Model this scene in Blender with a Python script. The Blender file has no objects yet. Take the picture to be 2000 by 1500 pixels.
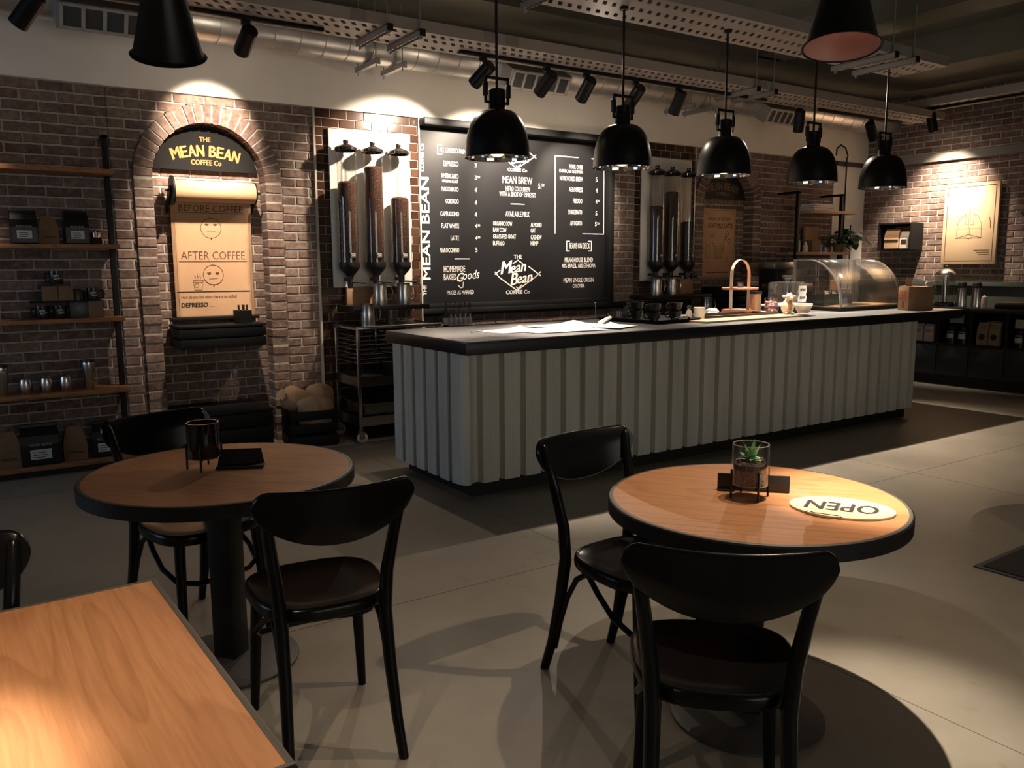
import bpy, bmesh, math, random
from mathutils import Matrix, Vector
R = math.radians
PI = math.pi
random.seed(7)
SC = bpy.context.scene
COL = SC.collection
# ---------------------------------------------------------------- camera, world, exposure
cam_data = bpy.data.cameras.new('camera')
cam = bpy.data.objects.new('camera', cam_data)
COL.objects.link(cam)
SC.camera = cam
cam_data.sensor_fit = 'HORIZONTAL'
cam_data.sensor_width = 36.0
cam_data.lens = 1610.2 / 2000 * 36.0
cam_data.clip_start = 0.05
YAW, PITCH, ROLL = R(33.706), R(8.269), R(-0.351)
fwd = Vector((math.sin(YAW) * math.cos(PITCH), math.cos(YAW) * math.cos(PITCH), -math.sin(PITCH)))
rgt = Vector((math.cos(YAW), -math.sin(YAW), 0))
upv = rgt.cross(fwd)
r2 = rgt * math.cos(ROLL) + upv * math.sin(ROLL)
u2 = upv * math.cos(ROLL) - rgt * math.sin(ROLL)
cam.matrix_world = Matrix(((r2.x, u2.x, -fwd.x, 0), (r2.y, u2.y, -fwd.y, 0), (r2.z, u2.z, -fwd.z, 1.5), (0, 0, 0, 1)))

world = bpy.data.worlds.new('world')
SC.world = world
world.use_nodes = True
world.node_tree.nodes['Background'].inputs[0].default_value = (0.62, 0.66, 0.70, 1)
world.node_tree.nodes['Background'].inputs[1].default_value = 0.02
vs = SC.view_settings
vs.view_transform = 'Standard'
vs.look = 'None'
vs.exposure = 0.0
vs.gamma = 1.0
vs.use_curve_mapping = False

WARM = (1.0, 0.83, 0.65)


def light(name, kind, loc, power, target=None, col=WARM, angle=60, blend=0.5, size=0.02):
    d = bpy.data.lights.new(name, kind)
    d.energy = power
    d.color = col
    if kind == 'SPOT':
        d.spot_size = R(angle)
        d.spot_blend = blend
    if kind == 'AREA':
        d.shape = 'RECTANGLE'
        d.size, d.size_y = size
    else:
        d.shadow_soft_size = size
    o = bpy.data.objects.new(name, d)
    COL.objects.link(o)
    o.location = loc
    if target is not None:
        o.rotation_euler = (Vector(target) - Vector(loc)).to_track_quat('-Z', 'Y').to_euler()
    return o


# ceiling downlights behind the counter that rake across it into the seating area
for lx, tx, pw in ((2.9, 1.2, 52), (4.6, 3.2, 80), (7.3, 6.0, 120)):
    light('fixtureless_downlight', 'SPOT', (lx, 5.55, 3.12), pw, (tx, 2.6, 0), WARM, 108, 0.6, 0.0)
# narrower ones without fixtures, added to brighten the worktop
light('fixtureless_downlight', 'SPOT', (3.95, 5.60, 3.12), 700, (3.62, 4.80, 1.03), WARM, 34, 0.8, 0.0)
light('fixtureless_downlight', 'SPOT', (6.3, 5.60, 3.12), 950, (6.0, 4.85, 1.03), WARM, 62, 0.9, 0.0)
light('fixtureless_downlight', 'SPOT', (7.9, 5.60, 3.12), 650, (7.6, 4.85, 1.03), WARM, 50, 0.9, 0.0)
# area lights added as cool left and neutral front fill, behind made-up windows
light('window_fill', 'AREA', (-3.6, 5.5, 1.7), 46, (2.0, 5.0, 0.5), (0.48, 0.70, 1.0), size=(2.6, 1.8))
light('window_fill', 'AREA', (2.0, -3.4, 1.6), 62, (2.6, 4.6, 0.7), (1.0, 0.96, 0.88), size=(4.0, 2.0))

# ---------------------------------------------------------------- materials
MATS = {}


def mat(name, col, rough=0.5, metal=0.0, var=0.0, vs_=8.0, bump=0.0, bs=60.0, spec=0.5, stretch=None, island=0.0, coat=0.0):
    if name in MATS:
        return MATS[name]
    m = bpy.data.materials.new(name)
    MATS[name] = m
    m.use_nodes = True
    nt = m.node_tree
    N, L = nt.nodes, nt.links
    b = N['Principled BSDF']
    b.inputs['Base Color'].default_value = (*col, 1)
    b.inputs['Roughness'].default_value = rough
    b.inputs['Metallic'].default_value = metal
    b.inputs['Specular IOR Level'].default_value = spec
    b.inputs['Coat Weight'].default_value = coat
    tc = N.new('ShaderNodeTexCoord')
    src = tc.outputs['Object']
    if stretch:
        mp = N.new('ShaderNodeMapping')
        mp.inputs['Scale'].default_value = stretch
        L.new(src, mp.inputs['Vector'])
        src = mp.outputs['Vector']
    c_out = None
    if var > 0:
        nz = N.new('ShaderNodeTexNoise')
        nz.inputs['Scale'].default_value = vs_
        nz.inputs['Detail'].default_value = 5
        L.new(src, nz.inputs['Vector'])
        rp = N.new('ShaderNodeValToRGB')
        rp.color_ramp.elements[0].position = 0.3
        rp.color_ramp.elements[1].position = 0.72
        rp.color_ramp.elements[0].color = (*[max(0, c * (1 - var)) for c in col], 1)
        rp.color_ramp.elements[1].color = (*[min(1, c * (1 + var)) for c in col], 1)
        L.new(nz.outputs['Fac'], rp.inputs['Fac'])
        c_out = rp.outputs['Color']
    if island > 0:
        g = N.new('ShaderNodeNewGeometry')
        hs = N.new('ShaderNodeHueSaturation')
        mr = N.new('ShaderNodeMapRange')
        mr.inputs['To Min'].default_value = 1 - island
        mr.inputs['To Max'].default_value = 1 + island
        L.new(g.outputs['Random Per Island'], mr.inputs['Value'])
        L.new(mr.outputs['Result'], hs.inputs['Value'])
        if c_out:
            L.new(c_out, hs.inputs['Color'])
        else:
            hs.inputs['Color'].default_value = (*col, 1)
        c_out = hs.outputs['Color']
    if c_out:
        L.new(c_out, b.inputs['Base Color'])
    if bump > 0:
        nb = N.new('ShaderNodeTexNoise')
        nb.inputs['Scale'].default_value = bs
        nb.inputs['Detail'].default_value = 4
        L.new(src, nb.inputs['Vector'])
        bp = N.new('ShaderNodeBump')
        bp.inputs['Strength'].default_value = bump
        bp.inputs['Distance'].default_value = 0.01
        L.new(nb.outputs['Fac'], bp.inputs['Height'])
        L.new(bp.outputs['Normal'], b.inputs['Normal'])
    return m


def brick_mat(name, cols, pale=0.5):
    m = bpy.data.materials.new(name)
    m.use_nodes = True
    N, L = m.node_tree.nodes, m.node_tree.links
    b = N['Principled BSDF']
    b.inputs['Roughness'].default_value = 0.85
    g = N.new('ShaderNodeNewGeometry')
    rp = N.new('ShaderNodeValToRGB')
    rp.color_ramp.interpolation = 'LINEAR'
    for i, c in enumerate(cols):
        p = i / (len(cols) - 1)
        e = rp.color_ramp.elements[0] if i == 0 else (rp.color_ramp.elements[1] if i == len(cols) - 1 else rp.color_ramp.elements.new(p))
        e.position = p
        e.color = (*c, 1)
    L.new(g.outputs['Random Per Island'], rp.inputs['Fac'])
    tc = N.new('ShaderNodeTexCoord')
    nz = N.new('ShaderNodeTexNoise')
    nz.inputs['Scale'].default_value = 14
    nz.inputs['Detail'].default_value = 6
    nz.inputs['Roughness'].default_value = 0.65
    L.new(tc.outputs['Object'], nz.inputs['Vector'])
    r2_ = N.new('ShaderNodeValToRGB')
    r2_.color_ramp.elements[0].position = 0.45
    r2_.color_ramp.elements[1].position = 0.75
    r2_.color_ramp.elements[0].color = (0, 0, 0, 1)
    r2_.color_ramp.elements[1].color = (pale, pale, pale, 1)
    L.new(nz.outputs['Fac'], r2_.inputs['Fac'])
    mx = N.new('ShaderNodeMixRGB')
    mx.inputs['Color2'].default_value = (0.36, 0.31, 0.27, 1)
    L.new(r2_.outputs['Color'], mx.inputs['Fac'])
    L.new(rp.outputs['Color'], mx.inputs['Color1'])
    n3 = N.new('ShaderNodeTexNoise')
    n3.inputs['Scale'].default_value = 34
    n3.inputs['Detail'].default_value = 5
    L.new(tc.outputs['Object'], n3.inputs['Vector'])
    r3 = N.new('ShaderNodeValToRGB')
    r3.color_ramp.elements[0].position = 0.3
    r3.color_ramp.elements[1].position = 0.6
    r3.color_ramp.elements[0].color = (0.45, 0.42, 0.42, 1)
    r3.color_ramp.elements[1].color = (1, 1, 1, 1)
    L.new(n3.outputs['Fac'], r3.inputs['Fac'])
    mu = N.new('ShaderNodeMixRGB')
    mu.blend_type = 'MULTIPLY'
    mu.inputs['Fac'].default_value = 0.7
    L.new(mx.outputs['Color'], mu.inputs['Color1'])
    L.new(r3.outputs['Color'], mu.inputs['Color2'])
    L.new(mu.outputs['Color'], b.inputs['Base Color'])
    bp = N.new('ShaderNodeBump')
    bp.inputs['Strength'].default_value = 0.5
    bp.inputs['Distance'].default_value = 0.008
    L.new(n3.outputs['Fac'], bp.inputs['Height'])
    L.new(bp.outputs['Normal'], b.inputs['Normal'])
    return m


def wood_mat(name, c1, c2, rough=0.35, scale=3.0, axis='Y'):
    m = bpy.data.materials.new(name)
    m.use_nodes = True
    N, L = m.node_tree.nodes, m.node_tree.links
    b = N['Principled BSDF']
    b.inputs['Roughness'].default_value = rough
    b.inputs['Specular IOR Level'].default_value = 0.25
    tc = N.new('ShaderNodeTexCoord')
    mp = N.new('ShaderNodeMapping')
    mp.inputs['Scale'].default_value = {'X': (0.35, 2.2, 2.2), 'Y': (2.2, 0.35, 2.2), 'Z': (2.2, 2.2, 0.35)}[axis]
    L.new(tc.outputs['Object'], mp.inputs['Vector'])
    nz = N.new('ShaderNodeTexNoise')
    nz.inputs['Scale'].default_value = scale
    nz.inputs['Detail'].default_value = 2
    L.new(mp.outputs['Vector'], nz.inputs['Vector'])
    mul = N.new('ShaderNodeMath')
    mul.operation = 'MULTIPLY'
    mul.inputs[1].default_value = 16.0
    L.new(nz.outputs['Fac'], mul.inputs[0])
    fr = N.new('ShaderNodeMath')
    fr.operation = 'FRACT'
    L.new(mul.outputs[0], fr.inputs[0])
    rp = N.new('ShaderNodeValToRGB')
    rp.color_ramp.elements[0].position = 0.0
    rp.color_ramp.elements[0].color = (*c2, 1)
    rp.color_ramp.elements[1].position = 0.35
    rp.color_ramp.elements[1].color = (*c1, 1)
    e = rp.color_ramp.elements.new(0.93)
    e.color = (*c1, 1)
    e = rp.color_ramp.elements.new(1.0)
    e.color = (*c2, 1)
    L.new(fr.outputs[0], rp.inputs['Fac'])
    mp2 = N.new('ShaderNodeMapping')
    mp2.inputs['Scale'].default_value = {'X': (6, 130, 130), 'Y': (130, 6, 130), 'Z': (130, 130, 6)}[axis]
    L.new(tc.outputs['Object'], mp2.inputs['Vector'])
    n2 = N.new('ShaderNodeTexNoise')
    n2.inputs['Scale'].default_value = 1.0
    n2.inputs['Detail'].default_value = 3
    L.new(mp2.outputs['Vector'], n2.inputs['Vector'])
    r3 = N.new('ShaderNodeValToRGB')
    r3.color_ramp.elements[0].position = 0.35
    r3.color_ramp.elements[1].position = 0.6
    r3.color_ramp.elements[0].color = (0.84, 0.80, 0.76, 1)
    r3.color_ramp.elements[1].color = (1, 1, 1, 1)
    L.new(n2.outputs['Fac'], r3.inputs['Fac'])
    mu = N.new('ShaderNodeMixRGB')
    mu.blend_type = 'MULTIPLY'
    mu.inputs['Fac'].default_value = 0.8
    L.new(rp.outputs['Color'], mu.inputs['Color1'])
    L.new(r3.outputs['Color'], mu.inputs['Color2'])
    L.new(mu.outputs['Color'], b.inputs['Base Color'])
    return m


def glass_mat(name, tint=(1, 1, 1), refl=1.0, rough=0.02, body=0.0, body_col=(0.8, 0.8, 0.8)):
    m = bpy.data.materials.new(name)
    m.use_nodes = True
    N, L = m.node_tree.nodes, m.node_tree.links
    N.remove(N['Principled BSDF'])
    out = N['Material Output']
    tr = N.new('ShaderNodeBsdfTransparent')
    tr.inputs['Color'].default_value = (*tint, 1)
    gl = N.new('ShaderNodeBsdfGlossy')
    gl.inputs['Roughness'].default_value = rough
    fr = N.new('ShaderNodeLayerWeight')
    fr.inputs['Blend'].default_value = 0.5
    pw = N.new('ShaderNodeMath')
    pw.operation = 'POWER'
    pw.inputs[1].default_value = 4.0
    L.new(fr.outputs['Facing'], pw.inputs[0])
    ml = N.new('ShaderNodeMath')
    ml.operation = 'MULTIPLY_ADD'
    ml.use_clamp = True
    ml.inputs[1].default_value = 0.45 * refl
    ml.inputs[2].default_value = 0.035 * refl
    L.new(pw.outputs[0], ml.inputs[0])
    mx = N.new('ShaderNodeMixShader')
    L.new(ml.outputs[0], mx.inputs[0])
    L.new(tr.outputs[0], mx.inputs[1])
    L.new(gl.outputs[0], mx.inputs[2])
    last = mx.outputs[0]
    if body > 0:
        df = N.new('ShaderNodeBsdfDiffuse')
        df.inputs['Color'].default_value = (*body_col, 1)
        m2 = N.new('ShaderNodeMixShader')
        m2.inputs[0].default_value = body
        L.new(last, m2.inputs[1])
        L.new(df.outputs[0], m2.inputs[2])
        last = m2.outputs[0]
    L.new(last, out.inputs['Surface'])
    return m


def emit_mat(name, col, s):
    m = bpy.data.materials.new(name)
    m.use_nodes = True
    b = m.node_tree.nodes['Principled BSDF']
    b.inputs['Base Color'].default_value = (*col, 1)
    b.inputs['Emission Color'].default_value = (*col, 1)
    b.inputs['Emission Strength'].default_value = s
    return m


BRICK = brick_mat('weathered_brick', [(0.12, 0.063, 0.046), (0.175, 0.088, 0.062), (0.14, 0.088, 0.066), (0.22, 0.103, 0.07), (0.18, 0.122, 0.09), (0.235, 0.152, 0.113)])
BRICK_PALE = brick_mat('washed_brick', [(0.15, 0.10, 0.08), (0.24, 0.18, 0.145), (0.28, 0.22, 0.18), (0.2, 0.13, 0.1)], 0.6)
MORTAR = mat('mortar', (0.40, 0.36, 0.32), 0.95, var=0.2, vs_=25, bump=0.4, bs=120)
TILE = mat('brown_glazed_tile', (0.055, 0.026, 0.016), 0.16, var=0.2, vs_=4, island=0.45)
GROUT = mat('pale_grout', (0.45, 0.40, 0.34), 0.9)
PLASTER = mat('cream_plaster', (0.82, 0.76, 0.67), 0.9, var=0.04, vs_=3, bump=0.08, bs=90)
CEIL = mat('ceiling_paint', (0.115, 0.125, 0.105), 0.9, var=0.12, vs_=2)
BEAMP = mat('ceiling_beam_paint', (0.17, 0.165, 0.13), 0.9, var=0.1, vs_=2)
WAINS = mat('grey_green_wainscot', (0.065, 0.075, 0.060), 0.55, var=0.1, vs_=3)
TRAYM = mat('pale_powder_coated_steel', (0.34, 0.30, 0.27), 0.55, var=0.08, vs_=2)
GALV = mat('galvanised_steel', (0.62, 0.60, 0.57), 0.36, 0.8, var=0.18, vs_=5)
STRUT = mat('strut_steel', (0.34, 0.33, 0.31), 0.45, 0.5)
BLACKM = mat('matt_black_metal', (0.008, 0.008, 0.008), 0.5, 0.0, spec=0.25)
BLACKS = mat('satin_black_shade', (0.006, 0.006, 0.007), 0.36, spec=0.25)
CHROME = mat('polished_chrome', (0.75, 0.72, 0.68), 0.08, 1.0)
STEEL = mat('brushed_steel', (0.58, 0.56, 0.53), 0.25, 1.0, var=0.1, vs_=12, stretch=(1, 1, 8))
PINKIN = mat('pink_bounce_lining', (0.42, 0.22, 0.19), 0.5, var=0.08)  # pink bounce light from the table put into the lining colour
OAK = wood_mat('oiled_oak', (0.50, 0.228, 0.10), (0.42, 0.185, 0.078), 0.5, 1.3, 'Y')
OAKX = wood_mat('shelf_oak', (0.36, 0.17, 0.075), (0.24, 0.105, 0.045), 0.45, 3.0, 'X')
EDGE = mat('thin_edge_line', (0.075, 0.065, 0.055), 0.5)
TEDGE = mat('black_table_edging', (0.009, 0.008, 0.008), 0.4, spec=0.25)
CHAIRW = mat('black_stained_beech', (0.004, 0.004, 0.0044), 0.23, var=0.3, vs_=6, spec=0.2, stretch=(1, 1, 0.2))
BASEM = mat('dark_cast_iron', (0.055, 0.052, 0.048), 0.5, 0.2, bump=0.1, bs=200)
BOARD = mat('matt_black_board', (0.012, 0.012, 0.0135), 0.40, spec=0.3, var=0.1, vs_=3, bump=0.06, bs=160)
BOARDF = mat('charcoal_frame', (0.016, 0.0165, 0.017), 0.5, spec=0.2)
WHITEL = mat('white_vinyl_lettering', (0.78, 0.76, 0.72), 0.6)
GOLD = mat('gold_lettering', (0.46, 0.21, 0.07), 0.6, spec=0.1)
SIGNM = mat('matt_sign_board', (0.011, 0.0105, 0.010), 0.8, spec=0.08)
INK = mat('brown_ink', (0.085, 0.035, 0.015), 0.8)
INKB = mat('black_marker', (0.02, 0.012, 0.008), 0.8)
KRAFT = mat('kraft_paper', (0.56, 0.33, 0.185), 0.8, var=0.07, vs_=5, bump=0.15, bs=12)
KRAFTD = mat('brown_card', (0.36, 0.20, 0.105), 0.8, var=0.1, vs_=6)
WHITEP = mat('white_panel', (0.74, 0.70, 0.64), 0.35)
BEANM = mat('roasted_beans', (0.062, 0.026, 0.016), 0.65, spec=0.2, var=0.8, vs_=75, bump=1.0, bs=110)
CORR = mat('galvanised_corrugated_sheet', (0.56, 0.555, 0.50), 0.55, 0.0, spec=0.3, var=0.12, vs_=6, stretch=(1, 1, 0.15))
TOPM = mat('grey_solid_worktop', (0.20, 0.20, 0.205), 0.32, var=0.1, vs_=30)
TOPE = mat('black_worktop_edge', (0.010, 0.010, 0.011), 0.4)
PLINTH = mat('black_plinth', (0.008, 0.008, 0.008), 0.6)
PAPER = mat('white_paper', (0.82, 0.80, 0.76), 0.7)
CUPM = mat('black_stoneware', (0.014, 0.013, 0.013), 0.22)
BLACKP = mat('black_plastic', (0.010, 0.010, 0.010), 0.4)
BLACKW = mat('black_stained_pine', (0.009, 0.009, 0.009), 0.55, spec=0.2, var=0.25, vs_=5, stretch=(0.2, 1, 4))
BURLAP = mat('burlap', (0.52, 0.33, 0.19), 0.95, var=0.18, vs_=7, bump=0.5, bs=220)
CREAMC = mat('cream_ceramic', (0.68, 0.58, 0.46), 0.4, var=0.1, vs_=14)
LABELM = mat('pale_label', (0.55, 0.54, 0.52), 0.7)
LEAF = mat('leaf_green', (0.17, 0.38, 0.13), 0.45, var=0.35, vs_=18)
LEAFD = mat('dark_leaf_green', (0.022, 0.06, 0.026), 0.4, var=0.3, vs_=10)
CABM = mat('charcoal_cabinet', (0.030, 0.031, 0.034), 0.5, var=0.15, vs_=3)
RUBBER = mat('black_rubber_mat', (0.006, 0.006, 0.006), 0.9, bump=0.4, bs=300)
GLASS = glass_mat('clear_glass', (0.97, 0.97, 0.96), 1.6)
GLASSP = glass_mat('dark_smoked_glass', (0.32, 0.31, 0.29), 1.6)
RIMG = glass_mat('glass_rim', (0.9, 0.9, 0.88), 7.0, 0.1, 0.15, (0.8, 0.78, 0.74))  # pale body and extra gloss put a highlight into the rim itself
GLASSD = glass_mat('smoky_glass', (0.80, 0.79, 0.76), 2.4, 0.05, 0.02)
GLASSC = glass_mat('display_case_glass', (0.90, 0.90, 0.88), 1.3, 0.12, 0.04, (0.55, 0.53, 0.5))
LENS = emit_mat('lit_lamp_lens', (1.0, 0.86, 0.66), 6.0)
BULB = emit_mat('bulb_tip', (1.0, 0.86, 0.62), 3.0)
PINK = mat('pink_sweets', (0.50, 0.25, 0.27), 0.6, var=0.4, vs_=40, bump=0.8, bs=50)


def floor_mat():
    m = bpy.data.materials.new('polished_concrete')
    m.use_nodes = True
    N, L = m.node_tree.nodes, m.node_tree.links
    b = N['Principled BSDF']
    tc = N.new('ShaderNodeTexCoord')
    n1 = N.new('ShaderNodeTexNoise')
    n1.inputs['Scale'].default_value = 1.3
    n1.inputs['Detail'].default_value = 8
    n1.inputs['Roughness'].default_value = 0.65
    L.new(tc.outputs['Object'], n1.inputs['Vector'])
    rp = N.new('ShaderNodeValToRGB')
    rp.color_ramp.elements[0].position = 0.3
    rp.color_ramp.elements[1].position = 0.75
    rp.color_ramp.elements[0].color = (0.195, 0.17, 0.135, 1)
    rp.color_ramp.elements[1].color = (0.29, 0.255, 0.205, 1)
    L.new(n1.outputs['Fac'], rp.inputs['Fac'])
    # dark spots
    v = N.new('ShaderNodeTexNoise')
    v.inputs['Scale'].default_value = 9
    v.inputs['Detail'].default_value = 6
    L.new(tc.outputs['Object'], v.inputs['Vector'])
    r2_ = N.new('ShaderNodeValToRGB')
    r2_.color_ramp.elements[0].position = 0.22
    r2_.color_ramp.elements[1].position = 0.36
    r2_.color_ramp.elements[0].color = (0.55, 0.52, 0.48, 1)
    r2_.color_ramp.elements[1].color = (1, 1, 1, 1)
    L.new(v.outputs['Fac'], r2_.inputs['Fac'])
    mu = N.new('ShaderNodeMixRGB')
    mu.blend_type = 'MULTIPLY'
    mu.inputs['Fac'].default_value = 0.7
    L.new(rp.outputs['Color'], mu.inputs['Color1'])
    L.new(r2_.outputs['Color'], mu.inputs['Color2'])
    L.new(mu.outputs['Color'], b.inputs['Base Color'])
    r4 = N.new('ShaderNodeMapRange')
    r4.inputs['To Min'].default_value = 0.34
    r4.inputs['To Max'].default_value = 0.55
    L.new(n1.outputs['Fac'], r4.inputs['Value'])
    L.new(r4.outputs['Result'], b.inputs['Roughness'])
    b.inputs['Specular IOR Level'].default_value = 0.4
    return m


FLOOR = floor_mat()

# ---------------------------------------------------------------- mesh building
WM = {}


def frame_of(d):
    d = Vector(d).normalized()
    a = Vector((0, 0, 1)) if abs(d.z) < 0.9 else Vector((1, 0, 0))
    x = a.cross(d).normalized()
    return x, d.cross(x), d


class MB:
    def __init__(s):
        s.v, s.f, s.mi = [], [], []

    def add(s, vs_, fs, M=None, mi=0):
        n = len(s.v)
        s.v += [tuple(M @ Vector(p)) for p in vs_] if M is not None else [tuple(p) for p in vs_]
        s.f += [tuple(i + n for i in f) for f in fs]
        s.mi += [mi] * len(fs)
        return s

    def box(s, x0, x1, y0, y1, z0, z1, M=None, mi=0):
        return s.add([(x0, y0, z0), (x1, y0, z0), (x1, y1, z0), (x0, y1, z0), (x0, y0, z1), (x1, y0, z1), (x1, y1, z1), (x0, y1, z1)],
                     [(0, 3, 2, 1), (4, 5, 6, 7), (0, 1, 5, 4), (1, 2, 6, 5), (2, 3, 7, 6), (3, 0, 4, 7)], M, mi)

    def bbox(s, x0, x1, y0, y1, z0, z1, b=0.004, M=None, mi=0, seg=2):
        t = bmesh.new()
        bmesh.ops.create_cube(t, size=1)
        for q in t.verts:
            q.co = Vector(((x0 + x1) / 2 + q.co.x * (x1 - x0), (y0 + y1) / 2 + q.co.y * (y1 - y0), (z0 + z1) / 2 + q.co.z * (z1 - z0)))
        bmesh.ops.bevel(t, geom=list(t.edges), offset=b, segments=seg, affect='EDGES', profile=0.5)
        t.verts.index_update()
        s.add([q.co.copy() for q in t.verts], [[q.index for q in f.verts] for f in t.faces], M, mi)
        t.free()
        return s

    def loft(s, rings, caps=(True, True), closed=False, M=None, mi=0):
        n = len(rings[0])
        vs_ = [p for r in rings for p in r]
        fs = []
        m = len(rings)
        for i in range(m if closed else m - 1):
            for k in range(n):
                a, b = i * n + k, i * n + (k + 1) % n
                c, d = ((i + 1) % m) * n + (k + 1) % n, ((i + 1) % m) * n + k
                fs.append((a, b, c, d))
        if not closed:
            if caps[0]:
                fs.append(tuple(reversed(range(n))))
            if caps[1]:
                fs.append(tuple((m - 1) * n + k for k in range(n)))
        return s.add(vs_, fs, M, mi)

    def cyl(s, p0, p1, r0, r1=None, n=16, caps=(True, True), M=None, mi=0):
        r1 = r0 if r1 is None else r1
        p0, p1 = Vector(p0), Vector(p1)
        x, y, d = frame_of(p1 - p0)
        rg = lambda c, r: [c + x * r * math.cos(2 * PI * k / n) + y * r * math.sin(2 * PI * k / n) for k in range(n)]
        return s.loft([rg(p0, r0), rg(p1, r1)], caps, M=M, mi=mi)

    def lathe(s, prof, n=28, o=(0, 0, 0), M=None, mi=0, caps=(False, False)):
        return s.loft([[(o[0] + r * math.cos(2 * PI * k / n), o[1] + r * math.sin(2 * PI * k / n), o[2] + z) for k in range(n)] for r, z in prof], caps, M=M, mi=mi)

    def tube(s, pts, r, n=8, closed=False, M=None, mi=0, flat=1.0):
        pts = [Vector(p) for p in pts]
        m = len(pts)
        rr = r if isinstance(r, (list, tuple)) else [r] * m
        rings = []
        px = None
        for i, p in enumerate(pts):
            a = pts[(i - 1) % m] if (i > 0 or closed) else p
            b = pts[(i + 1) % m] if (i < m - 1 or closed) else p
            d = (b - a).normalized()
            if px is None:
                px, py, _ = frame_of(d)
            else:
                px = (px - d * px.dot(d)).normalized()
                py = d.cross(px)
            rings.append([p + px * rr[i] * math.cos(2 * PI * k / n) + py * rr[i] * flat * math.sin(2 * PI * k / n) for k in range(n)])
        return s.loft(rings, closed=closed, M=M, mi=mi)

    def prism(s, poly, z0, z1, M=None, mi=0):
        n = len(poly)
        return s.add([(x, y, z0) for x, y in poly] + [(x, y, z1) for x, y in poly],
                     [tuple(reversed(range(n))), tuple(range(n, 2 * n))] + [(k, (k + 1) % n, (k + 1) % n + n, k + n) for k in range(n)], M, mi)

    def blob(s, c, r, n=14, m=9, jit=0.0, M=None, mi=0, seed=0):
        rn = random.Random(seed)
        rings = []
        for i in range(1, m):
            t = PI * i / m
            rings.append([(c[0] + r[0] * math.sin(t) * math.cos(2 * PI * k / n) * (1 + rn.uniform(-jit, jit)),
                           c[1] + r[1] * math.sin(t) * math.sin(2 * PI * k / n) * (1 + rn.uniform(-jit, jit)),
                           c[2] - r[2] * math.cos(t) * (1 + rn.uniform(-jit, jit) * 0.5)) for k in range(n)])
        return s.loft(rings, M=M, mi=mi)

    def stroke(s, pts, w, F, closed=False, mi=0):
        pts = [Vector((p[0], p[1])) for p in pts]
        if closed:
            pts = pts + [pts[0]]
        for a, b in zip(pts, pts[1:]):
            d = (b - a)
            if d.length < 1e-6:
                continue
            d.normalize()
            n = Vector((-d.y, d.x)) * w / 2
            a2, b2 = a - d * w * 0.3, b + d * w * 0.3
            s.add([F(*(a2 - n)), F(*(b2 - n)), F(*(b2 + n)), F(*(a2 + n))], [(0, 1, 2, 3)], mi=mi)
        return s

    def build(s, name, m, parent=None, world=False, smooth=35, bevel=0, subd=0, solid=0):
        me = bpy.data.meshes.new(name)
        vs_ = s.v
        if world and parent is not None:
            I = WM[parent.name].inverted()
            vs_ = [tuple(I @ Vector(p)) for p in vs_]
        me.from_pydata(vs_, [], s.f)
        ms = m if isinstance(m, (list, tuple)) else [m]
        for q in ms:
            me.materials.append(q)
        if len(ms) > 1:
            me.polygons.foreach_set('material_index', s.mi)
        me.validate()
        t = bmesh.new()
        t.from_mesh(me)
        bmesh.ops.recalc_face_normals(t, faces=t.faces)
        t.to_mesh(me)
        t.free()
        if smooth:
            me.shade_smooth()
            me.set_sharp_from_angle(angle=R(smooth))
        o = bpy.data.objects.new(name, me)
        COL.objects.link(o)
        if parent is not None:
            o.parent = parent
            WM[o.name] = WM[parent.name]
        else:
            WM[o.name] = Matrix.Identity(4)
        if solid:
            md = o.modifiers.new('solid', 'SOLIDIFY')
            md.thickness = solid
            md.offset = 0
        if subd:
            md = o.modifiers.new('subd', 'SUBSURF')
            md.levels = md.render_levels = subd
        if bevel:
            md = o.modifiers.new('bevel', 'BEVEL')
            md.width = bevel
            md.segments = 2
            md.limit_method = 'ANGLE'
            md.angle_limit = R(40)
        return o


def tag(o, label, cat, group=None, kind=None):
    o['label'] = label
    o['category'] = cat
    if group:
        o['group'] = group
    if kind:
        o['kind'] = kind
    return o


def thing(name, label, cat, loc=(0, 0, 0), rz=0.0, group=None, tilt=None):
    o = bpy.data.objects.new(name, None)
    COL.objects.link(o)
    o.empty_display_size = 0.1
    E = (tilt[0], tilt[1], rz) if tilt else (0, 0, rz)
    o.location = loc
    o.rotation_euler = E
    WM[o.name] = Matrix.Translation(loc) @ (Matrix.Rotation(E[2], 4, 'Z') @ Matrix.Rotation(E[1], 4, 'Y') @ Matrix.Rotation(E[0], 4, 'X'))
    return tag(o, label, cat, group)


def struct(o):
    o['kind'] = 'structure'
    return o


def dup(o, label, loc=None, rz=None, group=None, parent=None, scale=None):
    c = o.copy()
    COL.objects.link(c)
    if parent is not None:
        c.parent = parent
    if label:
        c['label'] = label
    if group:
        c['group'] = group
    if loc is not None:
        c.location = loc
    if rz is not None:
        c.rotation_euler = (c.rotation_euler[0], c.rotation_euler[1], rz)
    if scale is not None:
        c.scale = scale
    for ch in list(o.children):
        dup(ch, None, parent=c)
    return c


TXT = {}


def text_shape(body, shear=0.0, bold=0.0):
    key = (body, shear, bold)
    if key not in TXT:
        cu = bpy.data.curves.new('t', 'FONT')
        cu.body = body
        cu.size = 1
        cu.shear = shear
        cu.offset = bold
        cu.resolution_u = 2
        ob = bpy.data.objects.new('t', cu)
        COL.objects.link(ob)
        dg = bpy.context.evaluated_depsgraph_get()
        me = bpy.data.meshes.new_from_object(ob.evaluated_get(dg))
        TXT[key] = ([(p.co.x, p.co.y) for p in me.vertices], [tuple(p.vertices) for p in me.polygons])
        bpy.data.meshes.remove(me)
        bpy.data.objects.remove(ob)
        bpy.data.curves.remove(cu)
    return TXT[key]


CAP = 0.69


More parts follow.
